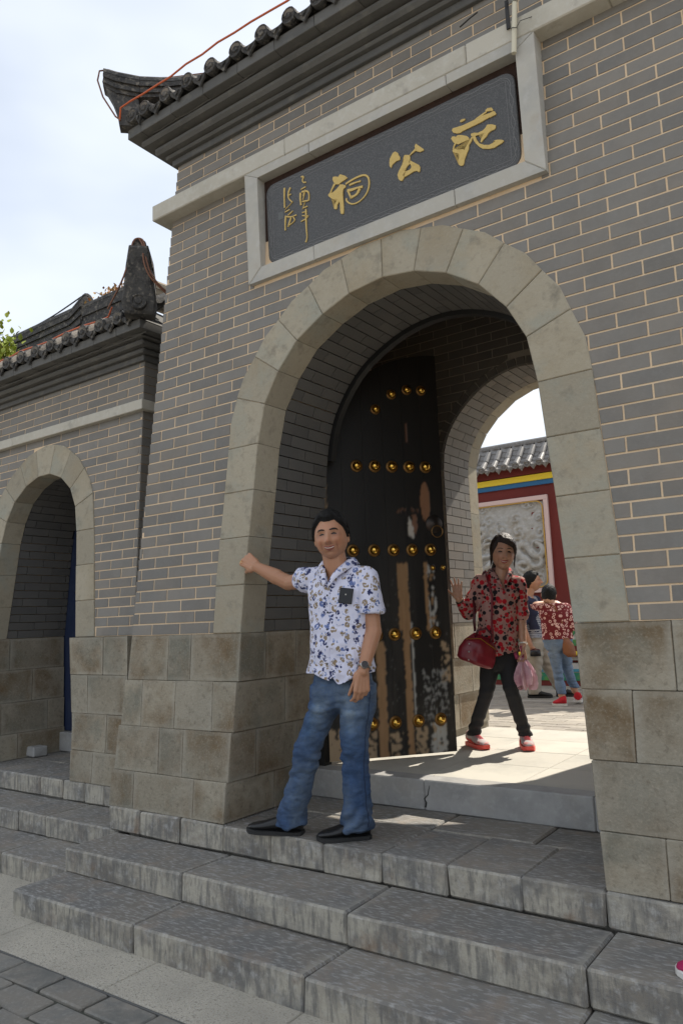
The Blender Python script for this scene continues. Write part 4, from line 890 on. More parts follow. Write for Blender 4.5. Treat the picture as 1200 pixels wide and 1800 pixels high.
cr = tube([(2.30, .030, 3.0), (2.36, .02, 3.01), (2.40, .03, 3.03)], .004, 5); cr = cr.build('wire_offcut', wire_m); cr['label'] = 'scrap of black wire poking out above the ledge left of the plastic tube'; cr['category'] = 'wire'

# rope light along the main eave and cables over the wing
ey = ty0-.075
rp_ = [(-.300, -.14, 3.90), (-.315, -.155, 3.86), (-.29, -.15, 3.74), (-.24, -.12, 3.56), (-.215, -.10, 3.50), (-.20, -.11, 3.53), (-.165, -.13, 3.60), (-.08, ey, 3.62)]
x = .05
while x < 3.9: rp_.append((x, ey+random.uniform(-.006, .006), 3.620+random.uniform(-.008, .008)-.012*math.sin(x*6))); x += .14
tr = tube(rp_[5:], .0065, 8).build('rope_light', rope_m); tr['label'] = 'orange rope light strung along the tile ends of the main eave'; tr['category'] = 'rope light'
hp_ = [(-.19, -.11, 3.53), (-.22, -.13, 3.56), (-.30, -.175, 3.72), (-.342, -.19, 3.86), (-.335, -.18, 3.935), (-.30, -.135, 3.955), (-.22, -.06, 3.925), (-.12, .03, 3.905), (.0, .16, 3.93), (.25, .42, 4.02)]
tr = tube(hp_, .006, 7).build('roof_cable', cable_m); tr['label'] = 'thin brown cable looped over the upturned corner of the main roof'; tr['category'] = 'cable'
wey = wye-.03
rp_ = []; x = -3.4
while x < -.75: rp_.append((x, wey+random.uniform(-.006, .006)+.05, 2.395+.008*math.sin(x*9))); x += .13
rp_ += [(-.70, .22, 2.42)]
tr = tube(rp_, .0065, 8).build('rope_light', rope_m); tr['label'] = 'orange rope light lying on the tile ends of the low wing eave'; tr['category'] = 'rope light'
def loop(pts, rad, lab, m):
    q = [Vector(p_) for p_ in pts]; q = [tuple(v) for v in q]; res = q
    for _ in range(2):
        r2 = [res[0]]
        for a, b in zip(res, res[1:]):
            a = Vector(a); b = Vector(b); r2 += [tuple(a*.75+b*.25), tuple(a*.25+b*.75)]
        res = r2+[res[-1]]
    o_ = tube(res, rad, 7).build('roof_cable', m); o_['label'] = lab; o_['category'] = 'cable'
tipw = Vector((wxe+.07, wye-.07, 2.78)); sdw = Vector((.7071, .7071, 0)); fw = Vector((.7071, -.7071, 0))
loop([(-.72, .20, 2.41), tuple(tipw-sdw*.10-Vector((0,0,.28))+fw*.03), tuple(tipw-sdw*.06-Vector((0,0,.10))+fw*.02), tuple(tipw-sdw*.04+Vector((0,0,.03))), tuple(tipw+Vector((0,0,.05))), tuple(tipw+sdw*.04+Vector((0,0,.02))+fw*.02), tuple(tipw+sdw*.05-Vector((0,0,.12))+fw*.05), tuple(tipw+sdw*.09-Vector((0,0,.26))+fw*.05), tuple(tipw+sdw*.19-Vector((0,0,.36))), tuple(tipw+sdw*.30-Vector((0,0,.38))-fw*.05)], .0065, 'brown cable looped over the dark finial of the wing roof', cable_m)
loop([tuple(tipw+Vector((0,0,.045))), tuple(tipw+sdw*.035+Vector((0,0,-.02))+fw*.03), tuple(tipw+sdw*.035-Vector((0,0,.16))+fw*.07), tuple(tipw+sdw*.08-Vector((0,0,.28))+fw*.06), tuple(tipw+sdw*.2-Vector((0,0,.375)))], .006, 'second brown cable hanging down the street side of the dark finial', cable_m)
loop([(-3.3, 1.0, 3.10), (-2.7, 1.0, 3.13), (-2.3, .98, 3.17), (-2.1, .98, 3.205), (-2.05, .98, 3.17)], .007, 'black cable sagging along the top of the wing ridge', wire_m)

# vines on the wing roof
def vine(name, label, cx, n, spread, mat, size, hang=.12):
    t = thing(name, label, 'vine'); st = MB(); lv = MB()
    for k in range(2):
        a = random.uniform(-.3, .3); p0 = Vector(cx)+Vector((random.uniform(-spread[0], spread[0])*.5, 0, -spread[2]))
        tube([p0, p0+Vector((a*.3, -.03, spread[2]*.8)), p0+Vector((a*.6, -.06, spread[2]*1.5))], [.005, .004, .002], 5, st)
    for k in range(n):
        c = Vector(cx)+Vector([random.gauss(0, s*.5) for s in spread]); s = size*random.uniform(.6, 1.2)
        M3 = Matrix.Rotation(random.uniform(0, 6.28), 3, 'Z') @ Matrix.Rotation(random.uniform(.4, 1.5), 3, 'X')
        q = [M3 @ Vector(w)*s+c for w in ((0, -1, 0), (.55, -.45, .12), (.6, .2, .1), (0, 1, -.05), (-.6, .2, .1), (-.55, -.45, .12), (0, -.1, 0))]
        lv.add(q, [(0, 1, 6), (1, 2, 6), (2, 3, 6), (3, 4, 6), (4, 5, 6), (5, 0, 6)])
    st.build('stem', stem_m, t); lv.build('foliage', mat, t, kind='stuff')
vine('vine', 'yellow-green vine growing over the eave at the far left of the wing roof', (-2.72, .50, 2.60), 560, (.24, .14, .26), leaf_m, .030)
vine('vine', 'reddish yellow vine tips creeping along the wing ridge beside the finial', (-1.70, 1.02, 3.145), 150, (.30, .05, .035), leafred_m, .020)

# ------------------------------------------------------------------ big studded door leaf
dl = thing('studded_door_leaf', 'tall black door leaf with brass studs and peeling paint standing open in the main archway', 'door leaf')
DP0 = Vector((.75, .80, 0)); DE = Vector((.64, .768, 0)).normalized(); DN = Vector((DE.y, -DE.x, 0))
DW = .868; DZ0 = -.835
topz = lambda s: 1.12+.78*math.sqrt(max(0, 1-((DW-s)/DW)**2)) if s > 0 else 1.12
NS, NZ = 110, 300
def wear(s, z):
    n1 = noise.noise((s*14, z*3.2, 1.3)); n2 = noise.noise((s*60, z*9, 7.7)); n3 = noise.noise((s*34, z*34, 3.1)); n4 = noise.noise((s*150, z*38, 9))*.75+noise.noise((s*40, z*120, 4))*.45
    ds = max(0, min(1, .5+1.6*noise.noise((s*5, z*1.6, 6))+.7*noise.noise((s*70, z*6, 2))))*max(0, min(1, (1.0-z)/1.6)); black = (.012+.026*ds, .011+.022*ds, .010+.018*ds); c = black
    e1 = n3*.010+n2*.006
    def rect(s0, s1, z0, z1, k=1.0): return s0+e1*k < s < s1+e1*k and z0+n3*.02 < z < z1+n3*.02
    tan = (.30+.05*n2, .175+.03*n2, .085+.02*n2); tan2 = (.36, .26, .16); whit = (.40, .39, .36)
    up = max(0, min(1, (z+.9)/1.6))
    if z < .35 and n4 > .40+.22*up and n1 > .0: c = (.10, .095, .085)
    if -.75 < z < .1 and n4*.8+n3*.3 > .42 and n1 > .08: c = (.11, .105, .095)
    if rect(.507, .585, -.03, .42): c = tan
    if rect(.53, .575, -.86, -.0): c = tan
    if rect(.585, .597, -.6, .02, .3): c = whit
    if rect(.335, .395, -.87, -.10): c = tan
    if rect(.72, .775, -.06, .40) : c = whit if n3+n2 > -.05 else (black if n3 > -.3 else tan)
    if rect(.70, .722, -.05, .42): c = tan
    if rect(.79, .85, -.38, -.12, 1.5) and n1+n3*.7 > -.05: c = tan2
    if rect(-.05, .17, -.86, -.64, 1.5) and n3+n1 > -.3: c = tan2
    if rect(.19, .31, -.88, -.66, 1.5): c = tan2 if n3 > -.18 else black
    if rect(.41, .49, -.88, -.69, 1.5): c = tan2 if n3 > -.1 else black
    if rect(.59, .665, -.88, -.66, 1.5): c = tan2 if n3 > -.25 else black
    if rect(.69, .80, -.87, -.64, 1.5): c = whit if n3+n1*.6 > -.02 else (tan2 if n2 > 0 else black)
    if rect(.65, .83, -.62, -.30) and n4*.8+n3*.5 > .12: c = (.24, .24, .23)
    if ((s-.735)/.035)**2+((z-.84)/.14)**2 < 1 and s > .70+.1*(z-.84)**2*10: c = (.26, .13, .07)
    if rect(.60, .645, .60, .745) and z < .745-(s-.60)*1.2: c = (.50, .46, .40)
    if rect(.64, .665, .62, .76): c = (.20, .10, .06)
    if rect(.612, .632, 1.26, 1.42) and abs(s-.622) < .011*(1-abs(z-1.33)/.1): c = (.15, .075, .05)
    if rect(.52, .68, .755, .79, .5) and n3 > .1: c = (.10, .05, .03)
    if rect(.012, .035, .2, 1.0, .5) and n3 > -.25: c = tan2
    return c
bounds = [0, .145, .30, .445, .59, .73, DW]
for pi_ in range(6):
    s0, s1 = bounds[pi_]+.0006, bounds[pi_+1]-.0006; ns = 20; vs = []; cols = []
    for j in range(NZ+1):
        for i in range(ns+1):
            s = s0+(s1-s0)*i/ns; zt = topz(s); z = DZ0+(zt-DZ0)*j/NZ
            c = wear(s, z); dep = .0015 if (c[0] > .06) else 0
            edge = 0
            q = DP0+DE*s-DN*(dep+edge)+Vector((0, 0, z)); vs.append(tuple(q)); cols.append(c)
    CA = np.array(cols).reshape(NZ+1, ns+1, 3)
    for _ in range(1):
        Pd = np.pad(CA, ((1, 1), (1, 1), (0, 0)), mode='edge'); CA = (Pd[:-2, 1:-1]+Pd[2:, 1:-1]+Pd[1:-1, :-2]+Pd[1:-1, 2:]+2*CA)/6
    cols = [tuple(c) for c in CA.reshape(-1, 3)]
    nf = len(vs); fs = []
    for j in range(NZ):
        for i in range(ns): a = j*(ns+1)+i; fs.append((a, a+1, a+ns+2, a+ns+1))
    for s in (s0, s1):
        for z in (DZ0, topz(s)): q = DP0+DE*s-DN*.05+Vector((0, 0, z)); vs.append(tuple(q)); cols.append((.02, .018, .016))
    b00, b01, b10, b11 = nf, nf+1, nf+2, nf+3
    fs += [(b00, b01)+tuple((NZ-j)*(ns+1) for j in range(NZ+1)), (b10,)+tuple(j*(ns+1)+ns for j in range(NZ+1))+(b11,), (b00,)+tuple(range(ns+1))+(b10,), (b00, b10, b11, b01)]
    me = D.meshes.new('door_plank'); me.from_pydata(vs, [], fs)
    ca = me.color_attributes.new('Col', 'FLOAT_COLOR', 'POINT'); ca.data.foreach_set('color', [w for c in cols for w in (*c, 1)])
    if pi_ == 0: doorm = vcol_material('peeling_black_paint', .5, .15, 120, spec=.35)
    me.materials.append(doorm); me.update(); link(me, 'door_plank', dl)
def dpt(s, z, d=0): return DP0+DE*s+DN*d+Vector((0, 0, z))
rows_ = [(1.085, [.252, .381, .504, .63, .75]), (.508, [.06, .204, .351, .488, .622, .755]), (-.054, [.07, .21, .345, .468, .617, .759]), (-.622, [.14, .288, .447, .606, .763]), (1.488, [.404]), (1.60, [.525]), (1.637, [.64, .747])]
for z, ss in rows_:
    for s in ss:
        q = dpt(s, z); stud(q.x, q.y, q.z, DN, .030 if z < 1.2 else .026, dl)
for s in (.764, .839): q = dpt(s, .383); stud(q.x, q.y, q.z, DN, .013, dl)
q = dpt(.79, .685); k = MB()
M4 = Matrix.Translation(q) @ DN.to_track_quat('Z', 'Y').to_matrix().to_4x4()
lathe([(.062, 0), (.060, .006), (.048, .010), (.030, .024), (.012, .030), (0, .031)], M4, 20, k); k.build('knocker_plate', iron_m, dl, smooth=True)
pts = [M4 @ Vector((.040*math.sin(a)+.01, -.055+.040*math.cos(a)-.0, .030)) for a in [k_*math.pi*2/18 for k_ in range(19)]]
tube(pts, .0035, 6, caps=False).build('knocker_ring', goldrim_m, dl)
# hinge post and dark rebate behind the brick arch
hpz = [(z, x) for z, x in hl]
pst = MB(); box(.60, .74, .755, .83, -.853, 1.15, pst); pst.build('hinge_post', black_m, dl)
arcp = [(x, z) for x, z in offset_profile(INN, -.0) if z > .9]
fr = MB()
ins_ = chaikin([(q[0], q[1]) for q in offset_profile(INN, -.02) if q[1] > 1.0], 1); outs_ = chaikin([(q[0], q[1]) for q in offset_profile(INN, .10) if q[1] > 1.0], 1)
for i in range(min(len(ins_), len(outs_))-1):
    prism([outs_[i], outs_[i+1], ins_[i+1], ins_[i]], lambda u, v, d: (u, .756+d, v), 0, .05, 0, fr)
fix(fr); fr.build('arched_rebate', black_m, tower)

# ------------------------------------------------------------------ courtyard wall with carved panel
cw = thing('courtyard_screen_wall', 'oxblood screen wall with carved dragon panel and grey tiled coping beyond the archway', 'screen wall')
WYc = 6.5; X0c, X1c = -3.4, 2.6
box(X0c, X1c, WYc, WYc+.35, -.58, 2.02).build('painted_wall', red_m, cw)
box(X0c, X1c, WYc-.05, WYc+.38, 1.83, 1.91).build('yellow_band', yel_m, cw)
box(X0c, X1c, WYc-.03, WYc+.37, 1.765, 1.829).build('blue_band', blu_m, cw)
box(X0c, X1c, WYc-.07, WYc+.40, 1.92, 2.03).build('eave_board', red_m, cw)
pxL, pxR, pzB, pzT = -2.05, .255, .33, 1.62
fr = MB()
for a in ((pxL, pxR, pzT-.062, pzT), (pxL, pxR, pzB, pzB+.06)): cbox(a[0], a[1], WYc-.045, WYc, a[2], a[3], .004, fr)
for a in ((pxL, pxL+.06), (pxR-.06, pxR)): cbox(a[0], a[1], WYc-.045, WYc, pzB+.061, pzT-.063, .004, fr)
fr.build('panel_border', pink_m, cw)
oc = MB(); xa, xb, za, zb = pxL+.06, pxR-.06, pzB+.06, pzT-.062; cpt = rrect(xa, xb, za, zb, .10, 0)
cpi = rrect(xa+.012, xb-.012, za+.012, zb-.012, .09, 0)
tube([(u, WYc-.05, v) for u, v in cpi]+[(cpi[0][0], WYc-.05, cpi[0][1])], .008, 6, oc, caps=False); oc.build('ochre_line', ochre_m, cw)
# carved relief: coiling ridges and cloud swirls
NX, NZ2 = 230, 150; xs_ = np.linspace(xa+.015, xb-.015, NX); zs_ = np.linspace(za+.015, zb-.015, NZ2); Xg, Zg = np.meshgrid(xs_, zs_); H = np.zeros_like(Xg)
rng = np.random.RandomState(5)
def coil(cx, cz, a0, length, rad, amp, freq, ph):
    t = np.linspace(0, 1, 90); ang = a0; pts = []; x, z = cx, cz
    for k in t: 
        a = ang+amp*math.sin(freq*k*6.28+ph); x += math.cos(a)*length/90; z += math.sin(a)*length/90; pts.append((x, z, rad*(.5+.6*math.sin(math.pi*min(1, k*1.1+.1)))))
    return pts
cl = [coil(-.35, .55, 2.0, 2.0, .055, 1.9, 2.2, .3), coil(.05, 1.0, 3.9, 1.6, .05, 1.8, 2.0, 1.5), coil(-1.7, .7, .5, 2.6, .06, 1.7, 2.6, 0), coil(-.9, 1.35, -.9, 1.5, .045, 1.9, 2.3, 2), coil(-.1, .48, .9, 1.1, .035, 1.5, 1.6, .6), coil(-1.2, .5, .2, 1.2, .04, 1.6, 2, 2.6)]
for pts in cl:
    for (x, z, r_) in pts:
        d2 = ((Xg-x)**2+(Zg-z)**2)/(r_*r_); H = np.maximum(H, np.where(d2 < 1, np.sqrt(np.maximum(0, 1-d2))*.05+.012, 0))
for i in range(60):
    x = rng.uniform(xa, xb); z = rng.uniform(za, zb); r_ = rng.uniform(.03, .09); a = rng.uniform(0, 6.28)
    dx, dz = Xg-x, Zg-z; rad_ = np.sqrt(dx*dx+dz*dz); th_ = np.arctan2(dz, dx)+a; H += np.exp(-(rad_/r_)**2)*.018*(1+np.sin(th_*1+rad_/r_*7))*(H < .03)
Hn = np.array([[noise.fractal((x*9, z*9, 2), 1.0, 2.0, 4) for x in xs_] for z in zs_]); H += Hn*.012
vs = [(float(Xg[j, i]), WYc-.008-float(H[j, i]), float(Zg[j, i])) for j in range(NZ2) for i in range(NX)]
MB().add(vs, [(j*NX+i, j*NX+i+1, (j+1)*NX+i+1, (j+1)*NX+i) for j in range(NZ2-1) for i in range(NX-1)]).build('carved_relief', relief_m, cw, smooth=True)
# painted plinth
box(X0c, X1c, WYc-.10, WYc+.4, CZ-.005, -.585).build('plinth', white_m, cw)
box(X0c, X1c, WYc-.118, WYc-.10, CZ, -.80).build('red_base_stripe', red_m, cw)
box(X0c, X1c, WYc-.06, WYc, -.55, .02).build('pale_dado', white_m, cw)
box(X0c, X1c, WYc-.125, WYc-.119, -.798, -.70).build('green_stripe', grn_m, cw)
box(X0c, X1c, WYc-.112, WYc-.101, -.69, -.655).build('teal_stripe', teal_m, cw)
box(X0c, X1c, WYc-.13, WYc-.06, -.50, -.37).build('red_stripe', red_m, cw)
box(X0c, X1c, WYc-.12, WYc-.06, -.365, -.29).build('green_stripe', grn_m, cw)
x = -1.6
while x < 1.4: sphere((x, WYc-.13, -.46), .028, nu=8, nv=5).build('yellow_dot', yel_m, cw, smooth=True); x += .062
for k in range(7):
    x = -.9+k*.33; lathe([(.09, 0), (.09, .012), (.06, .016), (.055, .010), (0, .010)], Matrix.Translation((x, WYc-.06, -.16)) @ Matrix.Rotation(math.pi/2, 4, 'X'), 14).build('painted_roundel', [red_m, grn_m, teal_m][k % 3], cw)
croof = D.objects.new('coping', None); COL.objects.link(croof); croof.parent = cw
tiled_slope(croof, X0c, X1c-.1, [(WYc-.19, 2.03), (WYc+.02, 2.22), (WYc+.17, 2.42)], .165, .046, -.09, [tile_grey_m, tile_grey_m, tile_grey_m], n_first=3)
ridge([(X0c, WYc+.20, 2.36), (X1c, WYc+.20, 2.36)], .12, .05, 2, 'ridge_course', tile_grey_m, croof)
box(X0c, X1c, WYc-.15, WYc+.6, 2.031, 2.06).build('coping_bed', tile_grey_m, croof)

# ------------------------------------------------------------------ people
def remeshed(mb, voxel, smooth=4, name='body'):
    me = D.meshes.new('tmp'); me.from_pydata(mb.v, [], mb.f); me.update()
    o = D.objects.new('tmp', me); COL.objects.link(o)
    m = o.modifiers.new('r', 'REMESH'); m.mode = 'VOXEL'; m.voxel_size = voxel; m.use_smooth_shade = True
    if smooth: s = o.modifiers.new('s', 'SMOOTH'); s.factor = .5; s.iterations = smooth
    dg = bpy.context.evaluated_depsgraph_get(); ev = o.evaluated_get(dg)
    out = D.meshes.new_from_object(ev, depsgraph=dg)
    V_ = np.empty(len(out.vertices)*3); out.vertices.foreach_get('co', V_); V_ = V_.reshape(-1, 3)
    N_ = np.empty(len(out.vertices)*3); out.vertices.foreach_get('normal', N_); N_ = N_.reshape(-1, 3)
    F_ = [tuple(p.vertices) for p in out.polygons]
    D.objects.remove(o); D.meshes.remove(me); D.meshes.remove(out)
    return V_, F_, N_
def capsule(a, b, ra, rb, mb, flat=None, seg=12):
    """tapered capsule; flat=(axis, factor) squashes the section along a world axis"""
    a, b = Vector(a), Vector(b); t = (b-a); L = t.length or 1e-6; t = t/L
    ref = Vector(flat[0]).normalized() if flat else (Vector((0, 0, 1)) if abs(t.z) < .9 else Vector((1, 0, 0)))
    u = (ref-t*ref.dot(t)); 
    if u.length < 1e-3: u = t.orthogonal()
    u.normalize(); w = t.cross(u); k = flat[1] if flat else 1.0; rings = []
    for an in (-90, -60, -30, 0): c, s = math.cos(R(an)), math.sin(R(an)); rings.append((a+t*ra*s, ra*max(c, .02)))
    for an in (0, 30, 60, 90): c, s = math.cos(R(an)), math.sin(R(an)); rings.append((b+t*rb*s, rb*max(c, .02)))
    vs = []; fs = []
    for c, r in rings:
        for i in range(seg): q = 2*math.pi*i/seg; vs.append(c+u*math.cos(q)*r*k+w*math.sin(q)*r)
    n = len(rings)
    for j in range(n-1):
        for i in range(seg): fs.append((j*seg+i, j*seg+(i+1) % seg, (j+1)*seg+(i+1) % seg, (j+1)*seg+i))
    fs.append(tuple(reversed(range(seg)))); fs.append(tuple((n-1)*seg+i for i in range(seg)))
    mb.add(vs, fs)
def loft(rings, mb, seg=20):
    """rings: (centre, half-axis vector 1, half-axis vector 2)"""
    vs = []; fs = []
    for c, a, b in rings:
        for i in range(seg): q = 2*math.pi*i/seg; vs.append(Vector(c)+Vector(a)*math.cos(q)+Vector(b)*math.sin(q))
    for j in range(len(rings)-1):
        for i in range(seg): fs.append((j*seg+i, j*seg+(i+1) % seg, (j+1)*seg+(i+1) % seg, (j+1)*seg+i))
    fs.append(tuple(reversed(range(seg)))); fs.append(tuple((len(rings)-1)*seg+i for i in range(seg)))
    mb.add(vs, fs)
def ell(c, a, b, d, mb): sphere(c, 1, mb, 16, 10, ax=(Vector(a), Vector(b), Vector(d)))
def hand(mb, wrist, F, N, S, k=1.0, curls=((10, 15, 10),)*4, thumb=(30, 20, 15), spread=0.0, r=.0078, tout=.75):
    """F: wrist to fingers, N: palm normal (fingers curl towards it), S: towards the thumb"""
    w = Vector(wrist); F = Vector(F).normalized(); N = Vector(N); N = (N-F*N.dot(F)).normalized(); S0 = Vector(S); S = (S0-F*S0.dot(F)-N*S0.dot(N)).normalized()
    offs = (.030, .010, -.010, -.028); lens = (.072, .080, .074, .058); pal = (.086, .090, .085, .078)
    for o_, pl in zip(offs, pal): capsule(w+S*o_*.55*k, w+F*pl*k+S*o_*k, .014*k, .0125*k, mb, (N, .85), 10)
    ell(w+F*.03*k+S*.028*k+N*.008*k, F*.030*k, S*.016*k, N*.014*k, mb)
    ell(w+F*.035*k-S*.022*k+N*.006*k, F*.034*k, S*.014*k, N*.012*k, mb)
    for i in range(4):
        p = w+F*pal[i]*k+S*offs[i]*k; d = (F+S*(offs[i]/.03)*spread).normalized(); ang = 0
        axis = d.cross(N)
        for j, fr_ in enumerate((.46, .30, .24)):
            ang += curls[i][j]; dd = d*math.cos(R(ang))+N*math.sin(R(ang)); q = p+dd*lens[i]*fr_*k
            capsule(p, q, r*k*(1.08-.1*j), r*k*(1.0-.12*j), mb, None, 9); p = q
    p = w+F*.022*k+S*.026*k+N*.006*k; d = (S*tout+F*(1.4-tout)+N*.25).normalized(); ang = 0
    for j, l in enumerate((.040, .032, .026)):
        ang += thumb[j]; bend = (F*.6+N*.8-S*.15).normalized(); dd = (d*math.cos(R(ang))+bend*math.sin(R(ang))).normalized()
        q = p+dd*l*k; capsule(p, q, .0108*k*(1-.08*j), .0098*k*(1-.10*j), mb, None, 9); p = q
def frame_of(fwd, up=(0, 0, 1)):
    f = Vector(fwd).normalized(); u = Vector(up); u = (u-f*u.dot(f)).normalized(); r = f.cross(u); return Matrix((r, f, u)).transposed()
def g2(x, z, cx, cz, sx, sz): return math.exp(-((x-cx)/sx)**2-((z-cz)/sz)**2)
JAW = [0.30]
def head_pt(th, ph, wide=1.0, smile=1.0):
    """point of a head surface in local axes: x right, y forward, z up; th azimuth from +y, ph elevation"""
    cp, sp = math.cos(ph), math.sin(ph); x = math.sin(th)*cp; y = math.cos(th)*cp; z = sp
    X = x*.0735*wide; Y = y*(.094 if y > 0 else .098); Z = z*.112
    low = max(0, -Z-.01)/.10
    X *= 1-JAW[0]*low**1.7; 
    if Y < 0: Y *= 1-.42*low
    else: Y *= 1-.02*low
    if Z > .03: X *= 1+.03*(Z-.03)/.08
    if Y > 0:
        f = 0
        f += .024*g2(X, Z, 0, -.022, .0125, .014)+.013*g2(X, Z, 0, .0, .009, .022)+.006*(g2(X, Z, .013, -.027, .008, .008)+g2(X, Z, -.013, -.027, .008, .008))
        f += -.0095*(g2(X, Z, .031, .012, .016, .010)+g2(X, Z, -.031, .012, .016, .010))
        f += .0045*(g2(X, Z, .03, .032, .022, .008)+g2(X, Z, -.03, .032, .022, .008))
        f += .0075*smile*(g2(X, Z, .041, -.020, .017, .015)+g2(X, Z, -.041, -.020, .017, .015))
        f += .006*g2(X, Z, 0, -.052, .024, .012)-.002*g2(X, Z, 0, -.040, .007, .006)
        f += -.004*g2(X, Z, 0, -.070, .026, .006)+.009*g2(X, Z, 0, -.092, .022, .016)
        f += -.006*(g2(X, Z, .037, -.045, .006, .018)+g2(X, Z, -.037, -.045, .006, .018))
        Y += f*max(0, math.cos(th))**.5
    return Vector((X, Y, Z))
def head_mesh(c, M3, mb, wide=1.0, k=1.0, smile=1.0):
    nu, nv = 84, 64; vs = []; c = Vector(c)
    for j in range(nv+1):
        ph = -math.pi/2+math.pi*j/nv
        for i in range(nu): vs.append(c+M3 @ (head_pt(2*math.pi*i/nu, ph, wide, smile)*k))
    fs = [(j*nu+i, j*nu+(i+1) % nu, (j+1)*nu+(i+1) % nu, (j+1)*nu+i) for j in range(nv) for i in range(nu)]
    mb.add(vs, fs)
def face_y(x, z, wide=1.0, smile=1.0):
    """forward coordinate of the face surface at (x,z)"""
    best = None
    ph = math.asin(max(-1, min(1, z/.112))); lo, hi = -1.5, 1.5
    for _ in range(30):
        m = (lo+hi)/2
        if head_pt(m, ph, wide, smile).x < x: lo = m
        else: hi = m
    return head_pt((lo+hi)/2, ph, wide, smile).y
def face_patch(c, M3, pts2, th_, mat, name, parent, wide, k, smile, lift=.0014):
    """thin raised patch that follows the face: list of (x, z, half height) along a line"""
    mb = MB(); vs = []; n = len(pts2)
    for (x, z, h) in pts2:
        for s in (-1, -.5, 0, .5, 1):
            zz = z+h*s; y = face_y(x, zz, wide, smile)+lift+th_*(1-s*s); vs.append(Vector(c)+M3 @ (Vector((x, y, zz))*k))
    fs = [(i*5+j, i*5+j+1, (i+1)*5+j+1, (i+1)*5+j) for i in range(n-1) for j in range(4)]
    mb.add(vs, fs).build(name, mat, parent, smooth=True)
def make_face(root, c, M3, wide, k, smile, brow, lip, browh=.0042, mouthw=.024, open_=.0045):
    for s in (-1, 1):
        face_patch(c, M3, [(s*(.012+i*.0052), .030+.0035*math.sin(i/7*math.pi)-(.004 if i == 7 else 0), browh*(.55+.5*math.sin((i+.6)/8*math.pi))) for i in range(8)], .0012, brow, 'eyebrow', root, wide, k, smile)
        face_patch(c, M3, [(s*(.0165+i*.0036), .0105+.0032*math.sin(i/7*math.pi)-.0006*i*.4, .0040*math.sin((i+.35)/7.7*math.pi)**.7) for i in range(8)], .0006, eye_m, 'eye', root, wide, k, smile, .0013)
    # lips, teeth
    cu = lambda i: (i-5)/5
    up = [(cu(i)*mouthw, -.0475+.0050*cu(i)**2*smile-.0008*(1-abs(cu(i))), .0034*(1-cu(i)**2)**.6+.0006) for i in range(11)]
    lo = [(cu(i)*mouthw*.93, -.0600+.0105*cu(i)**2*smile, .0042*(1-cu(i)**2)**.6+.0006) for i in range(11)]
    te = [(cu(i)*mouthw*.86, -.0530+.0070*cu(i)**2*smile, open_*(1-cu(i)**2)**.5+.0004) for i in range(11)]
    face_patch(c, M3, te, .0002, teeth_m, 'teeth', root, wide, k, smile, .0012)
    face_patch(c, M3, up, .0016, lip, 'lip', root, wide, k, smile); face_patch(c, M3, lo, .0022, lip, 'lip', root, wide, k, smile)
def hair_mesh(c, M3, inside, wide, k, thick, rough=.004, nu=96, nv=70, extra=None):
    """closed shell over the scalp where inside(p) > 0 (p in head axes, metres)"""
    vs = []; val = []
    for j in range(nv+1):
        ph = -math.pi/2+math.pi*j/nv
        for i in range(nu):
            th = 2*math.pi*i/nu-math.pi; p = head_pt(th, ph, wide, 0); w = inside(p, th); t = max(0, min(1, w/.014)); n_ = p.normalized()
            d = thick*t*(.45+.55*max(0, min(1, (p.z+.01)/.07)))+rough*t*noise.noise(p*95)+rough*.7*t*noise.noise(Vector((p.x*30, p.y*30, p.z*260)))
            if extra: d += extra(p)*t
            vs.append(p+n_*(d-.0015*(1-t))); val.append(w)
    mb = MB(); idx = {}
    fs = []
    for j in range(nv):
        for i in range(nu):
            q = (j*nu+i, j*nu+(i+1) % nu, (j+1)*nu+(i+1) % nu, (j+1)*nu+i)
            if max(val[a] for a in q) > 0: fs.append(q)
    used = sorted({a for q in fs for a in q}); mp_ = {a: i for i, a in enumerate(used)}
    mb.add([Vector(c)+M3 @ (vs[a]*k) for a in used], [tuple(mp_[a] for a in q) for q in fs]); return mb
def skin_tint(V_, hc, M3, k, beard=1.0):
    """skin tint: redder cheeks and nose, browner eye sockets, stubble, shade painted into mouth folds, nostrils and under the lip"""
    T_ = np.ones((len(V_), 4)); Mi = np.array(M3.inverted()); P_ = (V_-np.array(hc)) @ Mi.T/k
    X, Y, Z = P_[:, 0], P_[:, 1], P_[:, 2]; f = (Y > 0)*(np.abs(Z) < .14)*(np.abs(X) < .1)
    G = lambda cx, cz, sx, sz: np.exp(-((np.abs(X)-cx)/sx)**2-((Z-cz)/sz)**2)*f
    def mul(w, c):
        for i in range(3): T_[:, i] *= 1-w*(1-c[i])
    mul(G(.031, .008, .019, .011), (.70, .64, .64)); mul(G(.043, -.022, .022, .020), (1.03, .91, .88)); mul(G(0, -.02, .014, .014), (1.02, .88, .86))
    mul(G(.036, -.046, .0045, .020), (.70, .62, .62)); mul(G(0, -.069, .030, .0035), (.80, .74, .74)); mul(G(0, -.038, .026, .005), (1-.16*beard, 1-.18*beard, 1-.14*beard)); mul(G(0, -.086, .045, .022), (1-.15*beard, 1-.16*beard, 1-.12*beard))
    mul(G(0, .045, .03, .012)*.5, (1.06, .95, .93)); mul(G(.011, -.030, .005, .0035), (.45, .35, .35)); mul(G(.052, .008, .008, .010), (.82, .78, .78))
    return T_.reshape(-1)
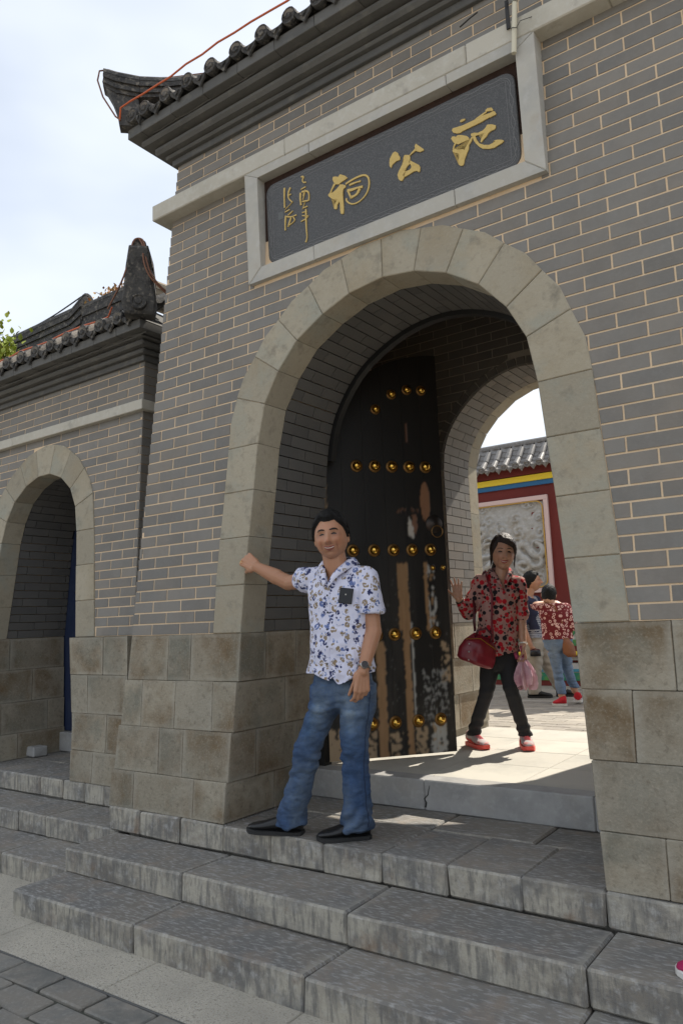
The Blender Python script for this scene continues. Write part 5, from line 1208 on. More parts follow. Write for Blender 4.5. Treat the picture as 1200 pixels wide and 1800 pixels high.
def np_build(V_, F_, name, mat, parent=None, cols=None, tint=None, **props):
    me = D.meshes.new(name); me.from_pydata([tuple(v) for v in V_], [], F_); me.materials.append(mat)
    me.polygons.foreach_set('use_smooth', [True]*len(me.polygons))
    if cols is not None:
        ca = me.color_attributes.new('Col', 'FLOAT_COLOR', 'POINT'); ca.data.foreach_set('color', cols)
    if tint is not None:
        ca = me.color_attributes.new('Tint', 'FLOAT_COLOR', 'POINT'); ca.data.foreach_set('color', tint)
    me.update(); return link(me, name, parent, **props)
def displace(V_, N_, fn): return np.array([v+n*fn(v) for v, n in zip(V_, N_)])
def clamp_cut(V_, F_, fn):
    """cut a mesh along smooth edges: fn gives None (keep) or the nearest point on the edge"""
    V_ = V_.copy(); cut = []
    for i, v in enumerate(V_):
        r = fn(v); cut.append(r is not None)
        if r is not None: V_[i] = r
    fs = [f for f in F_ if not all(cut[i] for i in f)]; used = sorted({i for f in fs for i in f}); m = {a: b for b, a in enumerate(used)}
    return V_[used], [tuple(m[i] for i in f) for f in fs]
def prune(V_, F_, keep):
    ok = [keep(v) for v in V_]; fs = [f for f in F_ if all(ok[i] for i in f)]; used = sorted({i for f in fs for i in f}); m = {a: b for b, a in enumerate(used)}
    return V_[used], [tuple(m[i] for i in f) for f in fs]

def skin_material(name, base, dark):
    m = material(name, base, 0.5, [(6, dark, .45, .7, .5), (60, tuple(min(1, q*1.15) for q in base), .5, .8, .25)], .05, 250, spec=.45)
    nt = m.node_tree; b = nt.nodes['Principled BSDF']; lk = b.inputs['Base Color'].links[0]; src = lk.from_socket; vc = nt.nodes.new('ShaderNodeVertexColor'); vc.layer_name = 'Tint'
    ml = nt.nodes.new('ShaderNodeVectorMath'); ml.operation = 'MULTIPLY'; nt.links.new(src, ml.inputs[0]); nt.links.new(vc.outputs['Color'], ml.inputs[1]); nt.links.new(ml.outputs[0], b.inputs['Base Color'])
    b.inputs['Subsurface Weight'].default_value = .12; b.inputs['Subsurface Radius'].default_value = (.012, .005, .003); b.inputs['Subsurface Scale'].default_value = 1.0
    return m
skin1 = skin_material('tanned_skin', (0.43, 0.22, 0.13), (0.36, 0.17, 0.095)); skin2 = skin_material('woman_skin', (0.52, 0.29, 0.19), (0.42, 0.21, 0.13))
hair_m = material('black_hair', (0.006, 0.0055, 0.005), 0.6, bump=.5, bscale=150, bstretch=(3, 3, .4), spec=.22); hairw_m = material('dark_brown_hair', (0.022, 0.012, 0.009), 0.45, bump=.4, bscale=140, bstretch=(3, 3, .3), spec=.4)
brow_m = material('eyebrow_hair', (0.02, 0.013, 0.01), .8); eye_m = material('eye', (0.012, 0.008, 0.007), .25); lip_m = material('lip', (0.27, 0.085, 0.065), .45); liw_m = material('lip_red', (0.34, 0.07, 0.06), .4); teeth_m = material('teeth', (0.68, 0.65, 0.58), .3)
shoe_black_m = material('black_leather', (0.012, 0.012, 0.013), .3, bump=.1, bscale=60); sole_m = material('black_sole', (0.02, 0.02, 0.02), .7)
def denim(name, base, fade, scale=1.0, bscale=22):
    return material(name, base, .85, [(3.2, fade, .44, .66, .8, (1, 1, .55)), (11, tuple(q*.5 for q in base), .5, .70, .7, (1, 1, 2.8)), (34, tuple(min(1, q*1.6) for q in base), .5, .7, .5, (1, 1, 3)), (160, tuple(min(1, q*1.3) for q in base), .5, .7, .35)], .35, 320)
jean_m = denim('blue_denim', (0.030, 0.062, 0.135), (0.125, 0.165, 0.215)); jean2_m = denim('light_denim', (0.115, 0.17, 0.26), (0.27, 0.32, 0.38))
khaki_m = material('khaki_cotton', (0.36, 0.32, 0.26), .85, [(5, (0.28, 0.245, 0.195), .45, .7, .7)], .1, 200); blackcloth_m = material('black_trouser_cloth', (0.016, 0.016, 0.018), .8, bump=.1, bscale=200)

def tint_input(m):
    nt = m.node_tree; b = nt.nodes['Principled BSDF']; src = b.inputs['Base Color'].links[0].from_socket; vc = nt.nodes.new('ShaderNodeVertexColor'); vc.layer_name = 'Tint'
    ml = nt.nodes.new('ShaderNodeVectorMath'); ml.operation = 'MULTIPLY'; nt.links.new(src, ml.inputs[0]); nt.links.new(vc.outputs['Color'], ml.inputs[1]); nt.links.new(ml.outputs[0], b.inputs['Base Color'])
tint_input(jean_m)
def print_material(name, base, cells, thresh=.3):
    """printed cloth: voronoi motifs; cells = (scale, radius, [(limit, colour)...], warp)"""
    m = D.materials.new(name); m.use_nodes = True; N = m.node_tree.nodes; L = m.node_tree.links; b = N['Principled BSDF']; b.inputs['Roughness'].default_value = .85; b.inputs['Specular IOR Level'].default_value = .25
    geo = N.new('ShaderNodeNewGeometry'); rgb = N.new('ShaderNodeRGB'); rgb.outputs[0].default_value = (*base, 1); cur = rgb.outputs[0]
    for scale, rad, colours, warp, lobes in cells:
        nz_ = N.new('ShaderNodeTexNoise'); nz_.inputs['Scale'].default_value = scale*1.6; nz_.inputs['Detail'].default_value = 2; L.new(geo.outputs['Position'], nz_.inputs['Vector'])
        sub = N.new('ShaderNodeVectorMath'); sub.operation = 'SUBTRACT'; sub.inputs[1].default_value = (.5, .5, .5); L.new(nz_.outputs['Color'], sub.inputs[0])
        ad = N.new('ShaderNodeVectorMath'); ad.operation = 'MULTIPLY_ADD'; ad.inputs[1].default_value = (warp,)*3; L.new(sub.outputs[0], ad.inputs[0]); L.new(geo.outputs['Position'], ad.inputs[2])
        v = N.new('ShaderNodeTexVoronoi'); v.inputs['Scale'].default_value = scale; v.inputs['Randomness'].default_value = .75; L.new(ad.outputs[0], v.inputs['Vector'])
        lt = N.new('ShaderNodeMapRange'); lt.inputs['From Min'].default_value = rad+.03; lt.inputs['From Max'].default_value = rad-.03; L.new(v.outputs['Distance'], lt.inputs['Value'])
        fac = lt.outputs[0]
        if lobes:
            v2 = N.new('ShaderNodeTexVoronoi'); v2.inputs['Scale'].default_value = scale*lobes; L.new(ad.outputs[0], v2.inputs['Vector'])
            l2 = N.new('ShaderNodeMapRange'); l2.inputs['From Min'].default_value = .66; l2.inputs['From Max'].default_value = .56; L.new(v2.outputs['Distance'], l2.inputs['Value'])
            mm = N.new('ShaderNodeMath'); mm.operation = 'MULTIPLY'; L.new(fac, mm.inputs[0]); L.new(l2.outputs[0], mm.inputs[1]); fac = mm.outputs[0]
        sx = N.new('ShaderNodeSeparateXYZ'); L.new(v.outputs['Color'], sx.inputs[0])
        cr_ = N.new('ShaderNodeValToRGB'); cr_.color_ramp.interpolation = 'CONSTANT'; els = cr_.color_ramp.elements
        els[0].position = 0; els[0].color = (*colours[0][1], 1)
        els[1].position = colours[0][0]; els[1].color = (*(colours[1][1] if len(colours) > 1 else colours[0][1]), 1)
        for k_ in range(2, len(colours)): e_ = els.new(colours[k_-1][0]); e_.color = (*colours[k_][1], 1)
        L.new(sx.outputs[0], cr_.inputs['Fac'])
        x = N.new('ShaderNodeMix'); x.data_type = 'RGBA'; L.new(cur, x.inputs['A']); L.new(cr_.outputs['Color'], x.inputs['B']); L.new(fac, x.inputs['Factor']); cur = x.outputs['Result']
    L.new(cur, b.inputs['Base Color']); return m
shirt_m = print_material('leaf_print_shirt', (0.64, 0.64, 0.77), [(48, .34, [(.5, (.20, .27, .50)), (1, (.60, .61, .76))], .010, 2.1), (28, .45, [(.46, (.035, .042, .12)), (.90, (.27, .205, .13)), (1, (.12, .16, .34))], .018, 3.0)])
blouse_m = print_material('dot_print_blouse', (0.40, 0.22, 0.19), [(40, .33, [(.5, (.02, .018, .02)), (1, (.30, .02, .025))], .004, 0), (26, .43, [(.45, (.42, .012, .022)), (.62, (.50, .03, .04)), (1, (.018, .015, .018))], .003, 0)])
blouse2_m = print_material('ring_print_blouse', (0.15, 0.018, 0.022), [(29, .44, [(1, (.66, .42, .38))], .002, 0), (29, .24, [(1, (.16, .02, .024))], .002, 0)])

def shoe(mb_up, mb_so, heel, toe, z0, w=.048, h=.075, sole=.018, point=.6):
    heel = Vector((heel[0], heel[1], z0)); toe = Vector((toe[0], toe[1], z0)); t = toe-heel; L = t.length; t.normalize(); s = Vector((-t.y, t.x, 0)); u = Vector((0, 0, 1))
    prof = [(0.0, .55, .95), (.06, .80, 1.0), (.20, .86, 1.0), (.35, .84, .92), (.5, .92, .74), (.65, 1.0, .56), (.8, .95, .44), (.91, .74, .36), (.98, point*.55, .26), (1.0, .18, .16)]
    rings = [(heel+t*L*a+u*(sole+h*hh/2), s*w*ww, u*h*hh/2) for a, ww, hh in prof]; loft(rings, mb_up, 16)
    vs = []; n = len(prof)
    for zz in (0, sole*1.15):
        for a, ww, hh in prof: vs.append(heel+t*(L*a+(.004 if a > .9 else -.002))+s*w*ww*1.08+u*(zz+(.006 if a > .92 else 0)))
        for a, ww, hh in reversed(prof): vs.append(heel+t*(L*a+(.004 if a > .9 else -.002))-s*w*ww*1.08+u*(zz+(.006 if a > .92 else 0)))
    m_ = 2*n; mb_so.add(vs, [tuple(reversed(range(m_))), tuple(range(m_, 2*m_))]+[(i, (i+1) % m_, m_+(i+1) % m_, m_+i) for i in range(m_)])

def make_collar(root, n0, rgt, fwd, rad, zb, zf, vf, cx, mat, lin, k=1.0):
    """two flaps round the neck that meet at the V"""
    for s in (1, -1):
        inner = []; outer = []; nk = 12
        for k_ in range(nk+1):
            t_ = k_/nk; a = R(180-150*min(1, t_*1.15))
            c = n0+rgt*(s*math.sin(a)*rad)-fwd*(.010)+fwd*(math.cos(a)*rad); z = zb-.022*t_
            if t_ > .55:
                w = (t_-.55)/.45; e_ = n0+rgt*(cx+s*.006)+fwd*vf; c = c*(1-w)+e_*w; z = (zb-.012)*(1-w)+zf*w
            o_ = c-n0; o_.z = 0; o_.normalize(); side = rgt*s
            wd2 = (.012+.040*math.sin(math.pi*min(1, .25+t_*.75)))*k if t_ < 1 else .004
            dirn = (o_+side*(.9*t_)).normalized()
            inner.append(Vector((c.x, c.y, z))); outer.append(Vector((c.x, c.y, z-(.030+.006*math.sin(math.pi*t_))*k))+dirn*(wd2*.75+.004)+(fwd*.012*t_))
        vs = []
        for i_, o2 in zip(inner, outer):
            md = (i_+o2)*.5; oo = md-n0; oo.z = 0; oo.normalize(); vs += [i_, i_*.75+o2*.25+oo*.006+Vector((0, 0, .006)), md+oo*.006+Vector((0, 0, .004)), o2]
        cl_ = MB(); cl_.add(vs, [(k_*4+q, k_*4+q+1, (k_+1)*4+q+1, (k_+1)*4+q) for k_ in range(nk) for q in range(3)])
        o_ = cl_.build('collar', [mat], root, smooth=True); m_ = o_.modifiers.new('t', 'SOLIDIFY'); m_.thickness = .0022
        li = MB(); vs = []
        for i_ in inner: q = n0-i_; q.z = 0; q.normalize(); vs += [i_+q*.0016+Vector((0, 0, .0005)), i_+q*.004-Vector((0, 0, .040))]
        li.add(vs, [(k_*2, k_*2+1, k_*2+3, k_*2+2) for k_ in range(nk-3)]); li.build('collar_lining', lin, root)

# ---------------- man leaning on the pier
man = thing('person', 'man in white leaf-print shirt and blue jeans leaning one fist on the stone arch', 'person')
fwd = Vector((.24, -.97, 0)).normalized(); rgt = Vector((-fwd.y, fwd.x, 0))*-1   # rgt: towards his right hand side
rgt = Vector((fwd.y, -fwd.x, 0)).normalized()
J = dict(head=(1.436,-.044,.472), neck=(1.436,0.0,.31), shR=(1.272,-.02,.268), shL=(1.595,.035,.252), elR=(1.085,.03,.262), wrR=(.905,-.035,.362), elL=(1.628,.022,-.010), wrL=(1.628,-.085,-.200), chest=(1.440,.005,.15), belly=(1.448,.0,-.02), waist=(1.440,.005,-.16), hipR=(1.362,-.01,-.30), hipL=(1.512,.025,-.30), knR=(1.252,-.05,-.60), knL=(1.500,.0,-.62), anR=(1.125,-.055,-.95), anL=(1.478,.035,-.95))
J = {k: Vector(v) for k, v in J.items()}
JAW[0] = .20
hf = Vector((.44, -.90, -.04)); M3 = frame_of(hf, (-.09, 0, 1)); hc = J['head']
body = MB()
capsule(J['neck']-Vector((0,0,.03)), hc+Vector((0,.012,-.07)), .064, .060, body)
capsule(J['neck']+Vector((0,0,-.02)), J['shR'], .05, .048, body); capsule(J['neck']+Vector((0,0,-.02)), J['shL'], .05, .048, body)
for c, a, b in ((J['chest'], .150, .098), (J['belly'], .142, .095), (J['waist'], .145, .098)): ell(c, rgt*a, fwd*b, (0,0,.15), body)
capsule(J['shR'], J['elR'], .050, .040, body); capsule(J['elR'], J['elR']+(J['wrR']-J['elR'])*.35, .043, .041, body); capsule(J['elR']+(J['wrR']-J['elR'])*.35, J['wrR'], .041, .026, body, ((0,0,1), 1.1))
capsule(J['shL'], J['elL'], .048, .040, body); capsule(J['elL'], J['elL']+(J['wrL']-J['elL'])*.4, .043, .038, body); capsule(J['elL']+(J['wrL']-J['elL'])*.4, J['wrL'], .038, .027, body)
for s in 'RL':
    capsule(J['hip'+s], J['kn'+s], .062, .042, body); capsule(J['kn'+s], J['an'+s], .042, .034, body)
curlA = ((62, 80, 40), (66, 82, 42), (68, 82, 42), (70, 80, 40))
Fh = (Vector((.820, -.028, .412))-J['wrR']); hand(body, J['wrR'], Fh, (-.1, .9, -.35), (-.35, -.15, -.75), 1.14, curlA, (28, 40, 38))
curlB = ((22, 34, 20), (26, 38, 22), (30, 40, 24), (34, 42, 26))
hand(body, J['wrL'], (-.06, -.10, -1), (-.80, .50, .1), (-.55, -.85, 0), 1.08, curlB, (20, 14, 10), tout=.30)
for s in (-1, 1):   # ears
    e0 = hc+M3 @ Vector((s*.083, -.006, -.004)); ell(e0, M3 @ Vector((.008*s, .004, 0)), M3 @ Vector((s*.009, -.018, 0)), M3 @ Vector((0, 0, .034)), body)
V_, F_, N_ = remeshed(body, .0042, 3)
hm = MB(); head_mesh(hc, M3, hm, 1.06, 1.09, 1.0)
off = len(V_); V_ = np.vstack([V_, np.array([tuple(v) for v in hm.v])]); F_ = F_+[tuple(i+off for i in f) for f in hm.f]
np_build(V_, F_, 'body', skin1, man, tint=skin_tint(V_, hc, M3, 1.09))
make_face(man, hc, M3, 1.06, 1.09, 1.0, brow_m, lip_m, mouthw=.027, open_=.0046)
def hair_in(p, th):
    a = abs(th)
    line = .074-.004*math.cos(a*4) if a < .65 else (.074-(a-.65)*.075 if a < 1.15 else (.0365-(a-1.15)*.16 if a < 1.45 else (-.0115-(a-1.45)*.02 if a < 1.8 else -.02-(a-1.8)*.035)))
    return p.z-line
hair_mesh(hc, M3, hair_in, 1.06, 1.09, .014, .003, extra=lambda p: .009*max(0, p.z/.11)**2+.004*(p.y > 0)*max(0, (p.z-.05)/.06)).build('hair', hair_m, man, smooth=True)
# shirt
sh = MB(); up = Vector((0, 0, 1))
tor = [(J['chest']+up*.135, .120, .060), (J['chest']+up*.105, .165, .088), (J['chest']+up*.05, .176, .112), (J['chest'], .168, .120), (J['belly']+up*.03, .164, .124), (J['belly']-up*.05, .166, .128), (J['waist']+up*.0, .172, .130), (J['waist']-up*.07, .180, .134), (J['waist']-up*.115, .184, .136)]
loft([(c, rgt*a, fwd*b) for c, a, b in tor], sh, 28)
capsule(J['neck']+Vector((0,.012,-.030)), J['shR']+up*.008, .060, .057, sh); capsule(J['neck']+Vector((0,.012,-.030)), J['shL']+up*.008, .060, .057, sh)
dR = (J['elR']-J['shR']); capsule(J['shR'], J['shR']+dR*.28, .066, .064, sh); loft([(J['shR']+dR*.05, Vector((0,.068,0)), Vector((0,0,.070))), (J['shR']+dR*.38, Vector((0,.066,.0)), Vector((-.010,0,.070)))], sh, 20)
dL = (J['elL']-J['shL']); sl_e = J['shL']+dL*.66
loft([(J['shL']-Vector((0,0,.0)), rgt*.062, fwd*.068), (J['shL']+dL*.3, rgt*.064, fwd*.074), (sl_e, rgt*.066+up*.0, fwd*.080)], sh, 20); capsule(J['shL'], J['shL']+dL*.2, .064, .064, sh)
V_, F_, N_ = remeshed(sh, .0062, 5)
def crease(p, sx, sz, slant, seed):
    n_ = noise.noise(Vector((p.x*sx+slant*p.z*sz*.5+seed, p.y*sx, p.z*sz))); n2_ = noise.noise(Vector((p.x*sx*2.1-slant*p.z*sz, p.y*sx*2.1+seed, p.z*sz*1.7)))
    return (1-min(1, abs(n_)*3.2))**2-.6*(1-min(1, abs(n2_)*4))**2
def folds(v):
    p = Vector(v); q = (p-J['chest']); a = q.dot(rgt); z = p.z
    f = .0065*crease(p, 7, 6, .9, 3.3)*max(.25, min(1, (.28-z)*3))+.0055*noise.noise(Vector((a*9+z*3, p.y*6, z*7)))+.0045*math.sin((z*1.3+a*1.6)*34+3*noise.noise(p*6))*max(0, min(1, (.2-z)*2.2))*.5+.003*noise.noise(p*26)
    if z < -.10: f += .006*math.sin(a*46+2*noise.noise(p*9))*min(1, (-.10-z)*6)
    return f
V_ = displace(V_, N_, folds)
def vkeep(v):
    p = Vector(v); q = p-J['neck']; a = q.dot(rgt); f = q.dot(fwd); z = p.z
    if z > .335: return (p.x, p.y, .335)
    if f > .0 and z > .232 and abs(a-.012) < (z-.232)*.50: 
        w = (z-.232)*.50; na = .012+(w if a > .012 else -w); return tuple(p+rgt*(na-a))
    ww = p-J['waist']; hz = -.240+.050*min(1, abs(ww.dot(rgt)+.03)/.14)-.022*(1 if ww.dot(fwd) > 0 else 0)-.012*max(0, 1-abs(ww.dot(rgt)+.0)/.02)*-2*(ww.dot(fwd) > 0)
    if z < hz and p.z < 0: return (p.x, p.y, hz)
    return None
V_, F_ = clamp_cut(V_, F_, vkeep)
shirt = np_build(V_, F_, 'shirt', shirt_m, man); sm = shirt.modifiers.new('thick', 'SOLIDIFY'); sm.thickness = .0022; sm.offset = -1
def surf(mesh_o, px_, d, L=.5):
    """first hit on an object from px_ along d"""
    ok, loc, nor, i = mesh_o.ray_cast(Vector(px_), Vector(d).normalized(), distance=L); return (loc, nor) if ok else (None, None)
bpy.context.view_layer.update()
inner_m = material('navy_collar_lining', (0.015, 0.017, 0.03), .8)
make_collar(man, J['neck'], rgt, fwd, .071, .378, .236, .112, .012, shirt_m, inner_m)
# placket and buttons, pocket
pl = []
z = .21
while z > -.262:
    loc, nor = surf(shirt, J['neck']+fwd*.4+rgt*(.012+(.21-z)*.01)+Vector((0, 0, z-J['neck'].z)), -fwd, .6)
    if loc: pl.append((loc, nor))
    z -= .012
mb = MB(); vs = []
for loc, nor in pl: t_ = nor.cross(up).normalized(); vs += [loc+nor*.0008-t_*.013, loc+nor*.0022-t_*.012, loc+nor*.0024+t_*.012, loc+nor*.0008+t_*.014]
mb.add(vs, [(i*4+j, i*4+j+1, (i+1)*4+j+1, (i+1)*4+j) for i in range(len(pl)-1) for j in range(3)]); mb.build('placket', shirt_m, man, smooth=True)
btn_m = material('dark_button', (0.03, 0.03, 0.04), .3)
for i in range(3, len(pl)-2, 7):
    loc, nor = pl[i]; M4 = Matrix.Translation(loc+nor*.002) @ nor.to_track_quat('Z', 'Y').to_matrix().to_4x4(); lathe([(.0055, 0), (.0055, .0015), (.004, .0022), (0, .0018)], M4, 10).build('button', btn_m, man)
pc = J['chest']-rgt*.078+Vector((0, 0, -.055)); grid = []
for iz in range(9):
    for ix in range(7):
        loc, nor = surf(shirt, pc+fwd*.35-rgt*(ix-3)*.0165+Vector((0, 0, -(iz-4)*.0155-(0.004*abs(ix-3) if iz == 8 else 0))), -fwd, .6); grid.append((loc+nor*.003) if loc else pc+fwd*.12)
MB().add(grid, [(j*7+i, j*7+i+1, (j+1)*7+i+1, (j+1)*7+i) for j in range(8) for i in range(6)]).build('pocket', shirt_m, man, smooth=True)
ph = thing('smartphone', 'black smartphone sticking out of the shirt pocket of the man', 'smartphone')
loc, nor = surf(shirt, pc+fwd*.35+Vector((0, 0, .078)), -fwd, .6)
ctr = loc+nor*.010; t1 = (Vector((-fwd.y, fwd.x, 0))).normalized()
def phm(x, y, z): 
    a = R(-8); X_ = x*math.cos(a)-z*math.sin(a); Z_ = x*math.sin(a)+z*math.cos(a); return tuple(ctr+t1*X_+fwd*y+up*Z_-fwd*(Z_*.12))
phone_m = material('phone_case', (0.008, 0.008, 0.010), .35); cbox(-.036, .036, -.005, .005, -.045, .032, .003, mapf=phm).build('case', phone_m, ph)
lathe([(.004, 0), (.004, .001), (0, .001)], Matrix.Translation(Vector(phm(0, .0055, .0))) @ fwd.to_track_quat('Z', 'Y').to_matrix().to_4x4(), 10).build('camera_lens', frame_m, ph)
# trousers
tr = MB()
pel = (J['hipR']+J['hipL'])*.5
loft([(pel+up*.11, rgt*.143, fwd*.106), (pel+up*.05, rgt*.155, fwd*.114), (pel, rgt*.160, fwd*.116), (pel-up*.05, rgt*.152, fwd*.110), (pel-up*.09, rgt*.11, fwd*.09)], tr, 24)
for s in 'RL':
    h, k_, a = J['hip'+s], J['kn'+s], J['an'+s]; a2 = a-(k_-a)*-.02; hem = a+Vector((0, 0, -.022))
    sgn = 1 if s == 'R' else -1
    loft([(h+up*.03, rgt*.095, fwd*.108), (h-up*.06+(k_-h)*.1, rgt*.094, fwd*.104), (h+(k_-h)*.55, rgt*.076, fwd*.084), (k_+up*.02, rgt*.068, fwd*.074), (k_-(k_-a)*.25, rgt*.066, fwd*.073), (k_-(k_-a)*.65, rgt*.069, fwd*.077), (k_-(k_-a)*.9, rgt*.075, fwd*.084), (hem, rgt*.079, fwd*.092)], tr, 22)
V_, F_, N_ = remeshed(tr, .0062, 4)
def jf(v):
    p = Vector(v); f = .004*noise.noise(p*9)+.0035*crease(p, 5, 6, .7, 1.7)+.002*crease(p, 10, 14, -.6, 5.1)
    for s in 'RL':
        k_, a, h = J['kn'+s], J['an'+s], J['hip'+s]; ax = (h if p.z > k_.z else a)
        d = abs(p.x-(k_.x+(ax.x-k_.x)*(p.z-k_.z)/(ax.z-k_.z)))
        if d < .10:
            w = math.exp(-((p.z-k_.z+.02)/.10)**2)+1.3*math.exp(-((p.z-a.z-.02)/.09)**2)+.7*math.exp(-((p.z+.36)/.09)**2)
            f += w*(.0095*math.sin((p.z+.5*(p.x-k_.x)*(1 if s == 'R' else -1))*50+7*noise.noise(p*6))*(.55+.6*noise.noise(p*5+Vector((3, 1, 0))))+.005*noise.noise(Vector((p.x*12, p.y*12, p.z*40))))
    f += .0055*noise.noise(Vector((p.x*14, p.y*14, p.z*5)))+.003*noise.noise(Vector((p.x*30, p.y*30, p.z*60)))
    return f
V_ = displace(V_, N_, jf); V_, F_ = prune(V_, F_, lambda v: v[2] > -.985 and v[2] < -.20)
def fade(v):   # washed thighs and knees of the denim, darker inner leg
    p = Vector(v); w = 0
    for s in 'RL':
        h, k_ = J['hip'+s], J['kn'+s]; t_ = (p.z-h.z)/(k_.z-h.z); c = h+(k_-h)*t_; d = p-c
        if abs(d.dot(rgt)) < .085: w = max(w, max(0, d.dot(fwd)/.08)*math.exp(-((t_-.42)/.38)**2)*math.exp(-(d.dot(rgt)/.055)**2))
    w *= .75+.5*noise.noise(Vector((p.x*9, p.y*9, p.z*45)))
    k2 = 1+.25*noise.noise(Vector((p.x*20, p.y*20, p.z*12)))
    return ((1+1.0*w)*k2, (1+.8*w)*k2, (1+.5*w)*k2, 1)
jeans = np_build(V_, F_, 'jeans', jean_m, man, tint=[q for v in V_ for q in fade(v)]); m_ = jeans.modifiers.new('t', 'SOLIDIFY'); m_.thickness = .002
seam_m = material('dark_seam', (0.02, 0.03, 0.06), .9)
bpy.context.view_layer.update()
for s, sg in (('L', -1),):
    h, k_, a = J['hip'+s], J['kn'+s], J['an'+s]; pts = []
    for i in range(60):
        t_ = i/59; c = h+(k_-h)*t_*2 if t_ < .5 else k_+(a-k_)*(t_*2-1)
        side = (rgt*sg+fwd*.55).normalized(); loc, nor = surf(jeans, c+side*.3, -side, .4)
        if loc: pts.append(loc+nor*.0006)
    tube(pts, .0022, 5).build('side_seam', seam_m, man)
# shoes
for hx, tx in (((1.185, -.035), (.898, -.128)), ((1.518, .085), (1.325, -.095))):
    a, b = MB(), MB(); shoe(a, b, hx, tx, LAND+.002, .050, .086, .016, .75)
    V_, F_, N_ = remeshed(a, .004, 3); o_ = np_build(V_, F_, 'shoe', shoe_black_m, man); b.build('sole', sole_m, o_)
# watch
wc_ = J['wrL']+(J['elL']-J['wrL'])*.10; ax = (J['elL']-J['wrL']).normalized(); steel_m = material('steel', (.45, .43, .40), .3, metal=.9)
ring = MB(); q1 = ax.orthogonal().normalized(); q2 = ax.cross(q1); pts = [wc_+q1*math.cos(k_*math.pi/10)*.031+q2*math.sin(k_*math.pi/10)*.031 for k_ in range(21)]
tube(pts, .0058, 6, ring, caps=False); ow = ring.build('wristwatch', steel_m, man, smooth=False)
tocam = (Vector((3.7, -3.15, 0))-wc_); tocam = (tocam-ax*tocam.dot(ax)).normalized(); dirw = (tocam*.9+q2*0).normalized()
M4 = Matrix.Translation(wc_+dirw*.031) @ dirw.to_track_quat('Z', 'Y').to_matrix().to_4x4(); wd_ = lathe([(.019, 0), (.020, .006), (.017, .010)], M4, 18); wd_.build('watch_case', steel_m, ow); lathe([(.0165, .0098), (0, .0098)], M4, 18).build('watch_dial', material('dark_dial', (.03, .025, .025), .2), ow)
tube([J['wrR']+Vector((-.088, -.02, .03))+Vector((.0, .009*math.cos(a), .009*math.sin(a))) for a in [k_*.7 for k_ in range(10)]], .0014, 5).build('finger_ring', gold_m, man)

def strands(c, M3, inside, wide, k, n, length, rad, name, mat, parent, lift=.012, down=0.0):
    mb = MB(); rs = random.Random(3)
    for _ in range(n):
        th = rs.uniform(-math.pi, math.pi); ph = math.asin(rs.uniform(-.35, 1)); p = head_pt(th, ph, wide, 0)
        if inside(p, th) < .004: continue
        nn = p.normalized(); fl = Vector((rs.uniform(-.4, .4), .35, -down+rs.uniform(-.2, .2))); fl = (fl-nn*fl.dot(nn)); fl = fl.normalized() if fl.length > 0 else nn
        a = p+nn*lift*(.45+.55*max(0, min(1, (p.z+.01)/.07))); b_ = a+(nn*.45+fl*.8)*length*rs.uniform(.6, 1.2); sd2 = nn.cross(fl)*rad
        q = [Vector(c)+M3 @ (w_*k) for w_ in (a-sd2, a+sd2, b_)]; mb.add(q, [(0, 1, 2)])
    mb.build(name, mat, parent, kind='stuff')
strands(J['head'], M3, hair_in, 1.06, 1.09, 5200, .013, .0011, 'hair_strands', hair_m, man)
JAW[0] = .27
# ---------------- woman walking out of the archway
wo = thing('person', 'smiling woman in red and black dotted blouse and black trousers stepping through the archway', 'person')
fwd = Vector((.52, -.85, 0)).normalized(); rgt = Vector((fwd.y, -fwd.x, 0)).normalized()
K = dict(head=(1.592,1.770,.470), neck=(1.560,1.775,.325), shR=(1.440,1.715,.290), shL=(1.665,1.830,.262), elR=(1.335,1.70,.075), wrR=(1.310,1.605,.172), elL=(1.655,1.860,.02), wrL=(1.678,1.800,-.172), chest=(1.547,1.772,.17), belly=(1.525,1.76,.0), waist=(1.505,1.75,-.14), hipR=(1.468,1.735,-.25), hipL=(1.560,1.79,-.25), knR=(1.425,1.72,-.475), knL=(1.600,1.730,-.455), anR=(1.268,1.800,-.765), anL=(1.620,1.875,-.760))
K = {k: Vector(v) for k, v in K.items()}
M3 = frame_of((.50, -.84, -.06), (.10, .02, 1)); hc = K['head']; KH = 1.06
body = MB(); capsule(K['neck']-up*.03, hc+Vector((-.01, .01, -.07)), .048, .046, body)
capsule(K['neck']-up*.02, K['shR'], .04, .040, body); capsule(K['neck']-up*.02, K['shL'], .04, .040, body)
for c, a, b in ((K['chest'], .125, .085), (K['belly'], .115, .080), (K['waist'], .128, .090)): ell(c, rgt*a, fwd*b, (0,0,.13), body)
for a, b, r0, r1 in (('shR', 'elR', .040, .034), ('elR', 'wrR', .036, .023), ('shL', 'elL', .040, .034), ('elL', 'wrL', .035, .022)): capsule(K[a], K[b], r0, r1, body)
for s in 'RL': capsule(K['hip'+s], K['kn'+s], .052, .036, body); capsule(K['kn'+s], K['an'+s], .036, .030, body)
hand(body, K['wrR'], (-.02, -.06, 1), (.35, -.9, 0), (-.8, -.45, 0), .86, ((4, 8, 6), (2, 6, 5), (4, 8, 6), (8, 10, 8)), (5, 8, 6), .28, .0085)
hand(body, K['wrL'], (.12, -.05, -1), (-.7, -.5, 0), (.3, -.9, -.1), .88, ((40, 55, 30),)*4, (20, 30, 20))
for s in (-1, 1):
    e0 = hc+M3 @ Vector((s*.074, -.008, -.004)); ell(e0, M3 @ Vector((.006*s, .004, 0)), M3 @ Vector((s*.006, -.014, 0)), M3 @ Vector((0, 0, .027)), body)
V_, F_, N_ = remeshed(body, .0042, 3); hm = MB(); head_mesh(hc, M3, hm, 1.0, KH, 1.25)
